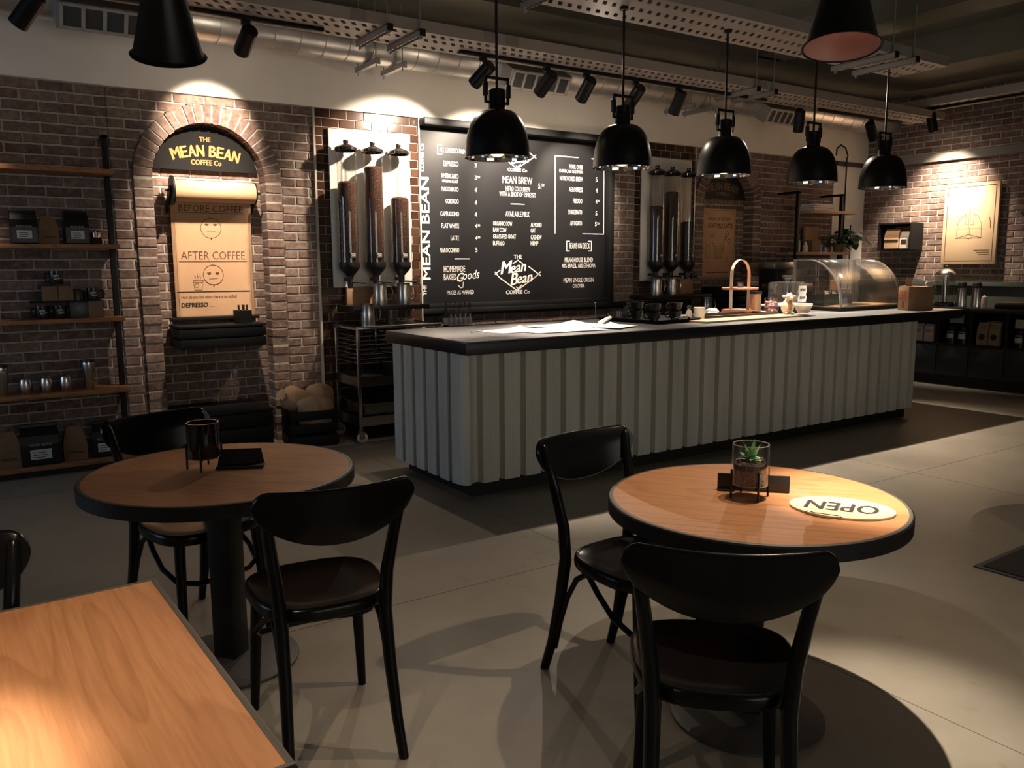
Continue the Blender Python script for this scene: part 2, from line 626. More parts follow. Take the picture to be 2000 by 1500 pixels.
def text(mb, body, u, v, w, h, F, shear=0.0, bold=0.0, rot=0.0, mi=0):
    """lay body out from (u, v): width w, cap height h, on the surface F(u, v)"""
    if bold > 0:
        e = 1e-4
        p0 = Vector(F(u, v))
        nn = (Vector(F(u + e, v)) - p0).cross(Vector(F(u, v + e)) - p0).normalized()
        for a in (-1, 1):
            text(mb, body, u + a * bold * h * .7, v + a * bold * h * .35, w, h, (lambda q, t, a=a: Vector(F(q, t)) + nn * a * .0004), shear, 0, rot, mi)
    vs_, fs = text_shape(body, shear, min(bold, 0))
    if not vs_:
        return
    x0 = min(p[0] for p in vs_)
    x1 = max(p[0] for p in vs_)
    sx = w / (x1 - x0)
    sy = h / CAP
    c, s_ = math.cos(rot), math.sin(rot)
    pts = []
    for p in vs_:
        a, b = (p[0] - x0) * sx, p[1] * sy
        pts.append(F(u + a * c - b * s_, v + a * s_ + b * c))
    mb.add(pts, fs, mi=mi)


def circle(c, r, n=32, a0=0, a1=2 * PI):
    return [(c[0] + r * math.cos(a0 + (a1 - a0) * k / n), c[1] + r * math.sin(a0 + (a1 - a0) * k / n)) for k in range(n + 1)]


# ---------------------------------------------------------------- the room
WX, WY = 10.53, 7.0          # right wall plane, back wall plane
struct(MB().box(-3.3, WX + 0.2, -3.0, WY + 0.3, -0.1, 0.0).build('floor', FLOOR))
jo = MB()
for jx in (-0.4, 2.6, 5.6, 8.6):
    jo.box(jx - 0.002, jx + 0.002, -3, 6.9, 0.0, 0.0006)
for jy in (0.2, 3.2, 6.2):
    jo.box(-3.2, WX, jy - 0.002, jy + 0.002, 0.0, 0.0006)
struct(jo.build('trim_1', mat('floor_saw_cut', (0.10, 0.085, 0.065), 0.8)))
struct(MB().box(-3.3, WX + 0.2, -3.0, WY + 0.3, 3.95, 4.1).build('ceiling', CEIL))
bm_ = MB()
for bx in (-1.1, 3.1, 7.3):
    bm_.box(bx - 0.2, bx + 0.2, -3, 6.05, 3.62, 3.96)
    bm_.box(bx - 0.27, bx + 0.27, -3, 6.05, 3.84, 3.955)
bm_.box(-3.2, WX, 6.0, 7.2, 3.62, 3.96)
bm_.box(9.05, WX + .1, -3, 6.2, 3.60, 3.96)
bm_.box(-3.2, WX, 2.2, 2.55, 3.66, 3.96)
struct(bm_.build('trim_2', BEAMP, smooth=0))


def courses(bm, mo, u0, u1, v0, v1, F, L=0.225, H=0.0625, J=0.0125, d=(0.0, 0.007), excl=None, mtd=-0.03, off=0.0, jit=0.0018, minw=0.03, rn=None, flip=False):
    """running-bond courses; F(u, v, depth) -> point, depth grows out of the wall; excl(v) -> (a, b) hole in this row"""
    rn = rn or random.Random(3)
    n = int(math.ceil((v1 - v0) / (H + J)))
    for r in range(n):
        a, b = v1 - (r + 1) * (H + J) + J / 2, v1 - r * (H + J) - J / 2
        a = max(a, v0)
        spans = [(u0, u1)]
        e = excl((a + b) / 2) if excl else None
        if e:
            spans = [(u0, e[0]), (e[1], u1)]
        for s0, s1 in spans:
            if s1 - s0 < 0.004:
                continue
            P = [F(s0, a - J / 2, mtd), F(s1, a - J / 2, mtd), F(s1, b + J / 2, mtd), F(s0, b + J / 2, mtd), F(s0, a - J / 2, d[0]), F(s1, a - J / 2, d[0]), F(s1, b + J / 2, d[0]), F(s0, b + J / 2, d[0])]
            mo.add(P, [(0, 1, 2, 3), (4, 5, 6, 7), (0, 1, 5, 4), (1, 2, 6, 5), (2, 3, 7, 6), (3, 0, 4, 7)])
            x = u0 - off - (0.5 * (L + J) if r % 2 else 0)
            while x < s1:
                x0, x1 = max(x, s0), min(x + L, s1)
                x += L + J
                if x1 - x0 < minw:
                    continue
                q = [rn.uniform(-jit, jit) for _ in range(9)]
                o = d[1] + rn.uniform(-jit, jit)
                c = 0.004
                P = [F(x0 + q[0], a + q[1], d[0]), F(x1 + q[2], a + q[3], d[0]), F(x1 + q[4], b + q[5], d[0]), F(x0 + q[6], b + q[7], d[0]),
                     F(x0 + q[0] + c, a + q[1] + c, o), F(x1 + q[2] - c, a + q[3] + c, o), F(x1 + q[4] - c, b + q[5] - c, o), F(x0 + q[6] + c, b + q[7] - c, o)]
                bm.add(P, [(4, 5, 6, 7), (0, 1, 5, 4), (1, 2, 6, 5), (2, 3, 7, 6), (3, 0, 4, 7)])


wall_back = struct(MB().box(-3.3, WX + 0.2, 7.16, 7.3, 0, 3.96).build('wall_back', PLASTER))
struct(MB().box(-3.3, 10.6, 6.955, 7.17, 2.83, 3.96).box(9.84, 10.6, 6.98, 7.17, 0, 2.84).build('upper_plaster', PLASTER, wall_back))
ZT = 2.83
BY = lambda face: (lambda u, v, dd: (u, face - dd, v))
# plain brick to the left, the strip beside the menu board, under the board, and at the far right
bk, mo = MB(), MB()
courses(bk, mo, -3.2, 1.04, 0.0, ZT, BY(7.0), rn=random.Random(11))
courses(bk, mo, 8.35 + 0.47, 9.84, 0.0, ZT, BY(7.0), rn=random.Random(12))
bk.build('brick_courses', BRICK, wall_back, smooth=0)
bp_ = MB()
courses(bp_, mo, 5.97, 6.30, 0.0, ZT, BY(6.99), rn=random.Random(13))
courses(bp_, mo, 3.64, 5.97, 0.0, 1.02, BY(7.0), rn=random.Random(14))
bp_.build('brick_courses', BRICK_PALE, wall_back, smooth=0)
mo.build('mortar_bed', MORTAR, wall_back, smooth=0)
tl, gr = MB(), MB()
for a, b in ((2.64, 3.64), (6.30, 7.23)):
    courses(tl, gr, a, b, 0.0, ZT, BY(6.985), L=0.148, H=0.0715, J=0.0045, d=(0, 0.006), jit=0.0003, minw=0.01, rn=random.Random(int(a * 10)))
gr.box(2.625, 2.642, 6.955, 7.1, 0, ZT)
gr.box(3.63, 3.645, 6.965, 7.1, 0, ZT)
gr.box(7.225, 7.235, 6.965, 7.1, 0, ZT)
tl.build('glazed_tiles', TILE, wall_back, smooth=0)
gr.build('tile_grout', GROUT, wall_back, smooth=0)


def arch_panel(x0, x1, cx, zc, ro, ri, seed, bmat):
    rn = random.Random(seed)
    b, m = MB(), MB()

    def ex(v):
        w = ro - 0.02 if v < zc else (math.sqrt(max(0, (ro - 0.02) ** 2 - (v - zc) ** 2)) if v < zc + ro - 0.02 else 0)
        return (cx - w, cx + w) if w > 0 else None
    courses(b, m, x0, x1, 0, ZT, BY(6.985), excl=ex, rn=rn)
    courses(b, m, cx - ri - 0.03, cx + ri + 0.03, 0, zc + ri + 0.03, BY(7.12), mtd=-0.02, rn=rn)
    # surround: jambs and arch ring, standing proud of the wall
    yf, yb = 6.95, 7.13
    h, J = 0.0625, 0.0125
    z = 0.0
    k = 0
    while z + h < zc + 0.02:
        for sx in (-1, 1):
            xa, xb = sorted((cx + sx * ri, cx + sx * ro))
            q = rn.uniform(-.003, .003)
            ys = yf + q + (0.006 if k % 2 else 0)
            b.bbox(xa + rn.uniform(0, .004), xb - rn.uniform(0, .004), ys, yb, z, z + h, 0.004, seg=1)
        z += h + J
        k += 1
    for sx in (-1, 1):
        xa, xb = sorted((cx + sx * (ri + 0.004), cx + sx * (ro - 0.004)))
        m.box(xa, xb, yf + 0.009, yb, 0, zc)
    nb = 23
    for i in range(nb):
        a0 = PI * i / nb + 0.014
        a1 = PI * (i + 1) / nb - 0.014
        q = rn.uniform(-.004, .004)
        r0, r1 = ri + rn.uniform(-.003, .003), ro + rn.uniform(-.004, .004)
        P = [(cx + r * math.cos(a), y, zc + r * math.sin(a)) for y in (yf + q, yb) for r, a in ((r0, a0), (r1, a0), (r1, a1), (r0, a1))]
        b.add(P, [(0, 1, 2, 3), (4, 5, 6, 7), (0, 1, 5, 4), (1, 2, 6, 5), (2, 3, 7, 6), (3, 0, 4, 7)])
    n = 40
    rings = []
    for i in range(n + 1):
        a = PI * i / n
        rings.append([(cx + r * math.cos(a), y, zc + r * math.sin(a)) for r, y in ((ri + .004, yf + .007), (ro - .004, yf + .007), (ro - .004, yb), (ri + .004, yb))])
    m.loft(rings)
    b.build('arch_brickwork', bmat, wall_back, smooth=0)
    m.build('mortar_bed', MORTAR, wall_back, smooth=0)


arch_panel(1.04, 2.625, 1.757, 2.185, 0.575, 0.435, 5, BRICK)
arch_panel(7.235, 8.82, 7.80, 2.185, 0.575, 0.435, 6, BRICK)

# right wall: brick above a painted wainscot, with a painted band above the poster
wall_right = struct(MB().box(WX + 0.02, WX + 0.2, -3, WY + 0.2, 0, 3.96).build('wall_right', PLASTER))
bk, mo = MB(), MB()
RF = lambda u, v, dd: (WX + 0.01 - dd, u, v)
courses(bk, mo, 0.0, 7.0, 2.86, 3.63, RF, rn=random.Random(21), mtd=-0.02)
courses(bk, mo, 0.0, 7.0, 1.25, 2.76, RF, rn=random.Random(22), mtd=-0.02)
bk.build('brick_courses', BRICK, wall_right, smooth=0)
mo.build('mortar_bed', MORTAR, wall_right, smooth=0)
struct(MB().box(WX - 0.05, WX + .02, 0, 7.0, 2.76, 2.86).box(WX - 0.035, WX + .02, 0, 7.0, 2.775, 2.845).build('trim_3', mat('grey_painted_band', (0.20, 0.18, 0.15), 0.7)))
w_ = MB().box(WX - 0.015, WX + .02, 0, 7.0, 0, 1.2).box(WX - 0.05, WX + .02, 0, 7.0, 1.2, 1.225).box(WX - 0.035, WX + .02, 0, 7.0, 1.225, 1.25).box(WX - 0.03, WX + .02, 0, 7.0, 1.15, 1.17)
struct(w_.build('trim_4', WAINS, smooth=0))
# left wall, outside the picture, with a made-up window added to carry the cool fill
wl = MB().box(-3.3, -3.2, -3, 4.4, 0, 3.96).box(-3.3, -3.2, 6.7, 7.2, 0, 3.96).box(-3.3, -3.2, 4.4, 6.7, 0, 0.5).box(-3.3, -3.2, 4.4, 6.7, 2.9, 3.96)
struct(wl.build('wall_left', PLASTER, smooth=0))
wf = MB().box(-3.3, -1.8, -3.1, -3.0, 0, 3.96).box(5.0, WX + .2, -3.1, -3.0, 0, 3.96).box(-1.8, 5.0, -3.1, -3.0, 0, 0.4).box(-1.8, 5.0, -3.1, -3.0, 2.9, 3.96)
struct(wf.build('wall_front', PLASTER, smooth=0))
win = MB()  # made-up front window frame, added for the neutral fill light
for x in (-1.8, .4, 2.6, 4.92):
    win.box(x, x + .08, -3.09, -3.01, .4, 2.9)
win = struct(win.box(-1.8, 5, -3.09, -3.01, .4, .48).box(-1.8, 5, -3.09, -3.01, 2.82, 2.9).build('added_window_2', BLACKM, smooth=0))
MB().box(-1.75, 4.95, -3.055, -3.045, 0.46, 2.84).build('added_window_pane', GLASS, win, smooth=0)
win = struct(MB().box(-3.29, -3.21, 4.4, 4.48, 0.5, 2.9).box(-3.29, -3.21, 6.62, 6.7, 0.5, 2.9).box(-3.29, -3.21, 4.4, 6.7, 0.5, 0.58).box(-3.29, -3.21, 4.4, 6.7, 2.82, 2.9).box(-3.28, -3.22, 5.52, 5.58, 0.5, 2.9).build('added_window_1', BLACKM, smooth=0))  # left window frame is made up, added in front of the cool fill
MB().box(-3.255, -3.245, 4.46, 6.64, 0.56, 2.84).build('added_window_pane', GLASS, win, smooth=0)
# dark dado rail where the white wall starts beside the far shelves
struct(MB().box(9.84, 10.5, 6.93, 6.98, 2.775, 2.825).build('trim_5', mat('brown_rail', (0.06, 0.045, 0.035), 0.6)))

# ---------------------------------------------------------------- overhead services


def tray_mesh(x0, x1, y0, y1, z, rows, pitch=0.08, fl=0.085):
    m = MB()
    ys = [y0]
    for c in rows:
        ys += [c - 0.032, c + 0.032]
    ys.append(y1)
    for i in range(0, len(ys), 2):
        m.box(x0, x1, ys[i], ys[i + 1], z, z + 0.004)
    for c in rows:
        n = int((x1 - x0) / pitch)
        for k in range(n + 1):
            xa = x0 + k * pitch
            a, b = xa, min(xa + pitch * 0.56, x1)
            sk = 0.02
            if b > a:
                m.add([(a - sk, c - .032, z), (b - sk, c - .032, z), (b + sk, c + .032, z), (a + sk, c + .032, z),
                       (a - sk, c - .032, z + .004), (b - sk, c - .032, z + .004), (b + sk, c + .032, z + .004), (a + sk, c + .032, z + .004)],
                      [(0, 3, 2, 1), (4, 5, 6, 7), (0, 1, 5, 4), (2, 3, 7, 6), (1, 2, 6, 5), (3, 0, 4, 7)])
    m.box(x0, x1, y0 - 0.003, y0, z, z + fl)
    m.box(x0, x1, y1, y1 + 0.003, z, z + fl)
    return m


def strut_hanger(parent, x, y0, y1, z, top=3.62):
    """a slotted channel under the tray carried by two threaded rods"""
    h = MB()
    h.box(x - .02, x + .02, y0, y1, z - .004, z)
    h.box(x - .02, x - .017, y0, y1, z - .044, z)
    h.box(x + .017, x + .02, y0, y1, z - .044, z)
    n = int((y1 - y0) / 0.05)
    for k in range(n):
        h.box(x - .021, x - .016, y0 + .05 * k, y0 + .05 * k + .03, z - .048, z - .044)
        h.box(x + .016, x + .021, y0 + .05 * k, y0 + .05 * k + .03, z - .048, z - .044)
    o = h.build('strut_channel', STRUT, parent, True, smooth=0)
    r = MB()
    for y in (y0 + .03, y1 - .03):
        r.cyl((x, y, z - .07), (x, y, top), .005, n=8)
        r.cyl((x, y, z - .062), (x, y, z - .048), .012, n=6)
    r.build('threaded_rod', STRUT, o, True)
    e = MB().box(x - .022, x + .022, y0 - .012, y0, z - .046, z + .004)
    e.build('end_cap', BLACKM, o, True, smooth=0)


t = thing('cable_tray', 'long pale perforated cable tray along the back wall above the menu board', 'cable tray', (4, 5.9, 3.2))
tray_mesh(-3.0, 10.1, 5.68, 6.12, 3.2, (5.75, 5.87, 6.05)).build('tray', TRAYM, t, True, smooth=0)
for x in (2.45, 3.55, 3.75, 6.72):
    MB().box(x, x + .12, 5.672, 5.677, 3.205, 3.28).build('splice_plate', mat('splice_plate_steel', (0.25, 0.22, 0.2), 0.5), t, True, smooth=0)
for x in (2.72, 2.98, 6.66, 6.92):
    strut_hanger(t, x, 5.62, 6.18, 3.2)
t = thing('cable_tray', 'pale perforated cable tray hung over the counter with the dome pendants under it', 'cable tray', (4, 4.42, 3.2))
tray_mesh(1.0, 7.42, 4.17, 4.67, 3.2, (4.25, 4.42, 4.59)).build('tray', TRAYM, t, True, smooth=0)
for x in (3.25, 6.55, 6.85):
    strut_hanger(t, x, 4.12, 4.72, 3.2)
t = thing('cable_tray', 'pale slotted cable tray running along the right wall above the framed drawing', 'cable tray', (9.95, 4.5, 3.33))
m = tray_mesh(0.5, 6.1, 9.75, 10.15, 3.33, (9.85, 10.05), 0.12)
m.v = [(p[1], p[0], p[2]) for p in m.v]
m.build('tray', TRAYM, t, True, smooth=0)

# spiral duct with flat grilles
t = thing('ventilation_duct', 'round galvanised spiral duct running along the top of the back wall', 'duct', (4, 6.66, 3.33))
d = MB()
r0 = 0.165
x = -2.5
prof = []
while x < 10.45:
    prof += [(x, r0), (x + .192, r0), (x + .194, r0 - .008), (x + .202, r0 - .008)]
    x += .204
d.loft([[(px_, 6.66 + r * math.cos(2 * PI * k / 28), 3.33 + r * math.sin(2 * PI * k / 28)) for k in range(28)] for px_, r in prof], (False, False))
d.build('duct_pipe', GALV, t, True, smooth=50)
for cx, w in ((1.05, 0.66), (4.62, 0.62), (8.05, 0.5)):
    a = R(32)
    M_ = Matrix.Translation((cx, 6.44, 3.16)) @ Matrix.Rotation(a, 4, 'X')
    b = MB().box(-w / 2 - .03, w / 2 + .03, -.02, .17, -.09, .09, M_)
    o = b.build('vent_box', STRUT, t, True, smooth=0)
    g = MB().box(-w / 2, w / 2, -.03, -.02, .065, .085, M_).box(-w / 2, w / 2, -.03, -.02, -.085, -.065, M_)
    n = 5
    for k in range(n + 1):
        xx = -w / 2 + w * k / n
        g.box(xx - .012, xx + .012, -.03, -.02, -.085, .085, M_)
    g.build('grille_frame', mat('grille_grey', (0.42, 0.39, 0.35), 0.5), o, True, smooth=0)
    MB().box(-w / 2, w / 2, -.022, -.0205, -.075, .075, M_).build('grille_mesh', mat('dark_grille_mesh', (0.05, 0.055, 0.055), 0.6, bump=.5, bs=220), o, True, smooth=0)
for x in (3.0, 3.24, 6.62, 6.9):
    b = MB().box(x - .02, x + .02, 6.44, 6.86, 3.125, 3.165).box(x - .02, x + .02, 6.43, 6.44, 3.12, 3.17)
    b.cyl((x, 6.47, 3.1), (x, 6.47, 3.62), .005, n=8).cyl((x, 6.84, 3.1), (x, 6.84, 3.62), .005, n=8)
    b.build('duct_bracket', STRUT, t, True, smooth=0)


# track lighting
def track(x0, x1, y, z, label, axis='X'):
    t = MB()
    if axis == 'X':
        t.bbox(x0, x1, y - .018, y + .018, z - .03, z, .004)
        for k in range(max(2, int((x1 - x0) / 1.2))):
            xx = x0 + .2 + k * 1.2
            if xx < x1:
                t.box(xx - .006, xx + .006, y - .006, y + .006, z, z + .03)
    else:
        t.bbox(y - .018, y + .018, x0, x1, z - .03, z, .004)
    return tag(t.build('lighting_track', BLACKM), label, 'lighting track', 'black lighting tracks')


track(-1.2, 2.36, 5.97, 3.2, 'black lighting track above the paper roll and left shelves')
track(3.50, 7.20, 5.97, 3.2, 'black lighting track with five spotlights above the menu board')
track(8.15, 9.75, 6.02, 3.2, 'short black lighting track near the white wall corner')
track(1.0, 6.1, 9.9, 3.33, 'black lighting track under the tray on the right wall', 'Y')


def spotlight(x, y, z, target, label, power, angle=50, blend=0.6, drop=.09, light_on=True, size=.03):
    """a cylinder spot on its adapter, with its own lamp in front of the lens"""
    t = thing('track_spotlight', label, 'spotlight', (x, y, z - .03), 0, 'black track spotlights')
    MB().bbox(x - .03, x + .03, y - .016, y + .016, z - .065, z - .03, .003).build('track_adapter', BLACKM, t, True)
    MB().cyl((x, y, z - .065), (x, y, z - .065 - drop), .008, n=10).build('stem', BLACKM, t, True)
    c = Vector((x, y, z - .065 - drop))
    dirn = (Vector(target) - c).normalized()
    X, Y, D = frame_of(dirn)
    M_ = Matrix(((X.x, Y.x, D.x, c.x), (X.y, Y.y, D.y, c.y), (X.z, Y.z, D.z, c.z), (0, 0, 0, 1)))
    h = MB().lathe([(.0, -.10), (.045, -.10), (.056, -.088), (.057, .125), (.053, .129), (.049, .129), (.047, .11)], 20, M=M_)
    o = h.build('lamp_head', BLACKS, t, True)
    MB().lathe([(0, .111), (.047, .111)], 20, M=M_).build('lens', LENS if light_on else BLACKM, o, True)
    if light_on:
        light('spot_lamp', 'SPOT', M_ @ Vector((0, 0, .135)), power, M_ @ Vector((0, 0, 2)), WARM, angle, blend, size)
        light('spot_spill', 'SPOT', M_ @ Vector((0, 0, .115)), power * .02, M_ @ Vector((0, 0, 2)), WARM, 172, 1, size)
    return t


SPOTS = [
    (0.50, 5.97, (-0.5, 6.9, 1.6), 'spotlight at the left end of the track, its lens glowing', 60, 60),
    (1.80, 5.97, (1.76, 7.0, 2.52), 'spotlight hanging above the paper roll in the brick arch', 250, 50),
    (3.72, 5.97, (3.36, 7.0, 2.28), 'leftmost spotlight on the menu board track, above the coffee dispensers', 400, 76),
    (4.36, 5.97, (4.25, 7.0, 2.28), 'spotlight just left of the middle air grille above the menu board', 300, 74),
    (4.80, 5.97, (4.88, 7.0, 2.15), 'spotlight in front of the right end of the middle air grille', 230, 74),
    (5.38, 5.97, (5.45, 7.0, 2.25), 'spotlight behind the rod of the second pendant from the left', 270, 58),
    (5.93, 5.97, (5.9, 6.95, 1.4), 'spotlight at the right end of the menu board track', 12, 60),
    (7.82, 6.02, (8.15, 6.42, 1.45), 'spotlight in front of the far air grille', 120, 34),
    (9.15, 6.02, (10.3, 6.32, 1.85), 'spotlight at the white wall corner, on the short track', 60, 44),
]
for x, y, tg, lb, pw, an in SPOTS:
    spotlight(x, y, 3.2, tg, lb, pw, an, .6)
# the arch spot's wide lower throw over the paper and the bricks below
light('spot_lamp', 'SPOT', (1.795, 6.06, 2.93), 330, (1.76, 7.05, 1.70), WARM, 62, 1.0, .03)
spotlight(9.9, 5.72, 3.33, (10.52, 5.80, 2.10), 'spotlight hanging near the brick right wall, aimed at the framed drawing', 480, 86, 1.0)


# dome pendants over the counter
def pendant(x, label):
    t = thing('pendant_lamp', label, 'pendant lamp', (x, 4.42, 3.2), 0, 'black dome pendants over the counter')
    zr = -1.05                                   # rim
    H = .285
    prof = []
    for k in range(15):
        a = PI / 2 * k / 14
        prof.append((.055 + (.20 - .055) * math.sin(a) ** 0.85 if k else .055, zr + .02 + (H - .02) * math.cos(a)))
    prof.append((.203, zr))
    o = MB().lathe(prof + [(.199, zr), (.196, zr + .02)], 44).build('shade', BLACKS, t)
    inner = [(r - .006, z - .004) for r, z in prof[:-1]] + [(.197, zr + .001)]
    MB().lathe(inner, 44).build('reflector', CHROME, o)
    c = MB().lathe([(0, zr + H + .125), (.046, zr + H + .125), (.052, zr + H + .118), (.052, zr + H + .01), (.058, zr + H - .004)], 28)
    c.build('socket_cap', BLACKS, t)
    y_ = MB()
    zt, zb = zr + H + .19, zr + H + .045
    y_.box(-.088, .088, -.008, .008, zt - .008, zt + .008)
    for sx in (-1, 1):
        y_.box(sx * .08 - .007, sx * .08 + .007, -.008, .008, zb, zt)
        y_.bbox(sx * .083 - .013, sx * .083 + .013, -.013, .013, zb + .035, zt - .03, .004)
        y_.box(min(sx * .045, sx * .086), max(sx * .045, sx * .086), -.007, .007, zb - .006, zb + .008)
    y_.build('yoke', BLACKM, t)
    r = MB().cyl((0, 0, zr + H + .12), (0, 0, -.005), .0085, n=10).cyl((0, 0, -.02), (0, 0, 0), .03, n=16)
    r.build('rod', BLACKM, t)
    MB().cyl((0, 0, zr + .12), (0, 0, zr + .24), .02, n=12).build('lamp_holder', BLACKM, t)
    MB().blob((0, 0, zr + .075), (.045, .045, .05), 20, 12).build('bulb', BULB, t)
    light('pendant_light', 'SPOT', (x, 4.42, 3.2 + zr + .02), 110, (x, 5.0, 1.03), WARM, 44, 1, .02)
    return t


for x, lb in ((2.85, 'black dome pendant nearest the left end of the counter, largest of the row'),
              (3.87, 'black dome pendant second from the left, over the black cups'),
              (4.88, 'black dome pendant in the middle of the row, beside the right dispensers'),
              (5.93, 'black dome pendant second from the right, left of the white wall'),
              (6.93, 'black dome pendant farthest right, in front of the brick right wall')):
    pendant(x, lb)


# cone shades
def cone_lamp(x, y, z, tilt, label, power, beam=None):
    d = Vector((math.sin(tilt[0]) * math.cos(tilt[1]), math.sin(tilt[0]) * math.sin(tilt[1]), -math.cos(tilt[0])))
    X, Y, D = frame_of(d)
    M_ = Matrix(((X.x, Y.x, D.x, 0), (X.y, Y.y, D.y, 0), (X.z, Y.z, D.z, 0), (0, 0, 0, 1)))
    t = thing('cone_lamp', label, 'cone lamp', (x, y, z), 0, 'black cone pendant lamps')
    prof = [(.028, -.315), (.032, -.32), (.108, -.012), (.116, -.003), (.121, .0), (.119, .003), (.112, .0)]
    o = MB().lathe(prof, 40, M=M_).build('cone_shade', BLACKS, t)
    MB().lathe([(.026, -.31), (.105, -.012), (.113, .0)], 40, M=M_).build('inner_lining', PINKIN, o)
    c = MB().lathe([(0, -.40), (.03, -.40), (.034, -.39), (.034, -.315), (.0, -.313)], 24, M=M_)
    p = M_ @ Vector((0, 0, -.385))
    c.tube([p, p + Vector((0, 0, .06)), (p.x, p.y, 3.62 - z)], .006, 8)
    c.build('cord_and_cap', BLACKM, t)
    MB().blob((0, 0, 0), (.03, .03, .035), 14, 9, M=M_ @ Matrix.Translation((0, 0, -.15))).build('bulb', BLACKM if not power else BULB, t)
    if power:
        q = Vector((x, y, z)) + M_ @ Vector((0, 0, -.06))
        light('cone_light', 'SPOT', q, power * .8, q + D, (1, .80, .58), 108, .75, .012)
        light('cone_beam', 'SPOT', q, power * 4.0, beam, (1, .87, .70), 34, 1, .012)
    return t


cone_lamp(.645, 3.0, 2.19, (R(30), R(75)), 'black cone lamp above the left round table, tipped towards the brick arch', 0)
cone_lamp(2.372, 1.68, 2.168, (R(9), R(215)), 'black cone lamp above the right round table, pinkish inside showing', 90, (2.42, 1.52, .75))
cone_lamp(-.12, 1.45, 2.13, (R(5), R(215)), 'black cone lamp above the square table', 90, (-.25, 1.38, .75))

# ---------------------------------------------------------------- service counter
t = thing('service_counter', 'long service counter faced with grey corrugated metal', 'counter', (5.1, 4.9, 0))
path = []
prof = [(0, .0), (.030, .0), (.040, -.052), (.094, -.052), (.095, -.0505), (.099, -.0505), (.1, -.052), (.157, -.052)]
P_ = .167


def corr_run(a, b, nrm):
    a, b = Vector(a), Vector(b)
    L_ = (b - a).length
    d = (b - a) / L_
    n = Vector(nrm)
    out = []
    s = 0
    while s < L_:
        for u, w in prof:
            if s + u <= L_:
                out.append(a + d * (s + u) - n * w)
        s += P_
    return out


line = corr_run((2.615, 5.42), (2.615, 4.50), (-1, 0)) + [Vector((2.578, 4.455)), Vector((2.592, 4.43)), Vector((2.62, 4.415))] + corr_run((2.68, 4.467), (7.62, 4.467), (0, -1)) + [Vector((7.62, 4.5)), Vector((7.62, 5.42))]
m = MB()
rings = [[(p.x, p.y, z) for p in line] for z in (.10, .95)]
n = len(line)
m.add(rings[0] + rings[1], [(k, k + 1, k + 1 + n, k + n) for k in range(n - 1)])
m.build('corrugated_cladding', CORR, t, True, smooth=0, solid=.003)
MB().box(2.68, 7.60, 4.48, 5.40, 0, .11).build('plinth', PLINTH, t, True, smooth=0)
MB().box(2.64, 7.60, 4.50, 5.40, .11, .95).build('carcass', PLINTH, t, True, smooth=0)
sc = MB()
rn = random.Random(9)
for k in range(56):
    s = 2.68 + P_ * rn.randint(0, 28) + .083
    z = rn.choice((.2, .52, .86)) + rn.uniform(-.01, .01)
    sc.cyl((s, 4.421, z), (s, 4.417, z), .005, n=8)
sc.build('fixing_screws', BASEM, t, True)
t = thing('counter_worktop', 'dark worktop with a thick black edge on the corrugated counter', 'worktop', (5.1, 4.9, .95))
MB().bbox(2.56, 8.28, 4.335, 5.48, 1.022, 1.03, .002).build('top_surface', TOPM, t, True)
MB().bbox(2.555, 8.285, 4.33, 5.485, .945, 1.0225, .006).build('edge_band', TOPE, t, True)
ZC = 1.03

# back bar along the rear wall, mostly hidden by the counter
t = thing('back_bar', 'black back bar cabinet under the menu board behind the counter', 'cabinet', (6.2, 6.7, 0))
MB().box(3.66, 9.1, 6.32, 6.90, 0, .88).build('cabinet_body', CABM, t, True, smooth=0)
MB().bbox(3.64, 9.12, 6.30, 6.91, .88, .92, .004).build('bar_top', BLACKP, t, True)
ZB = .92

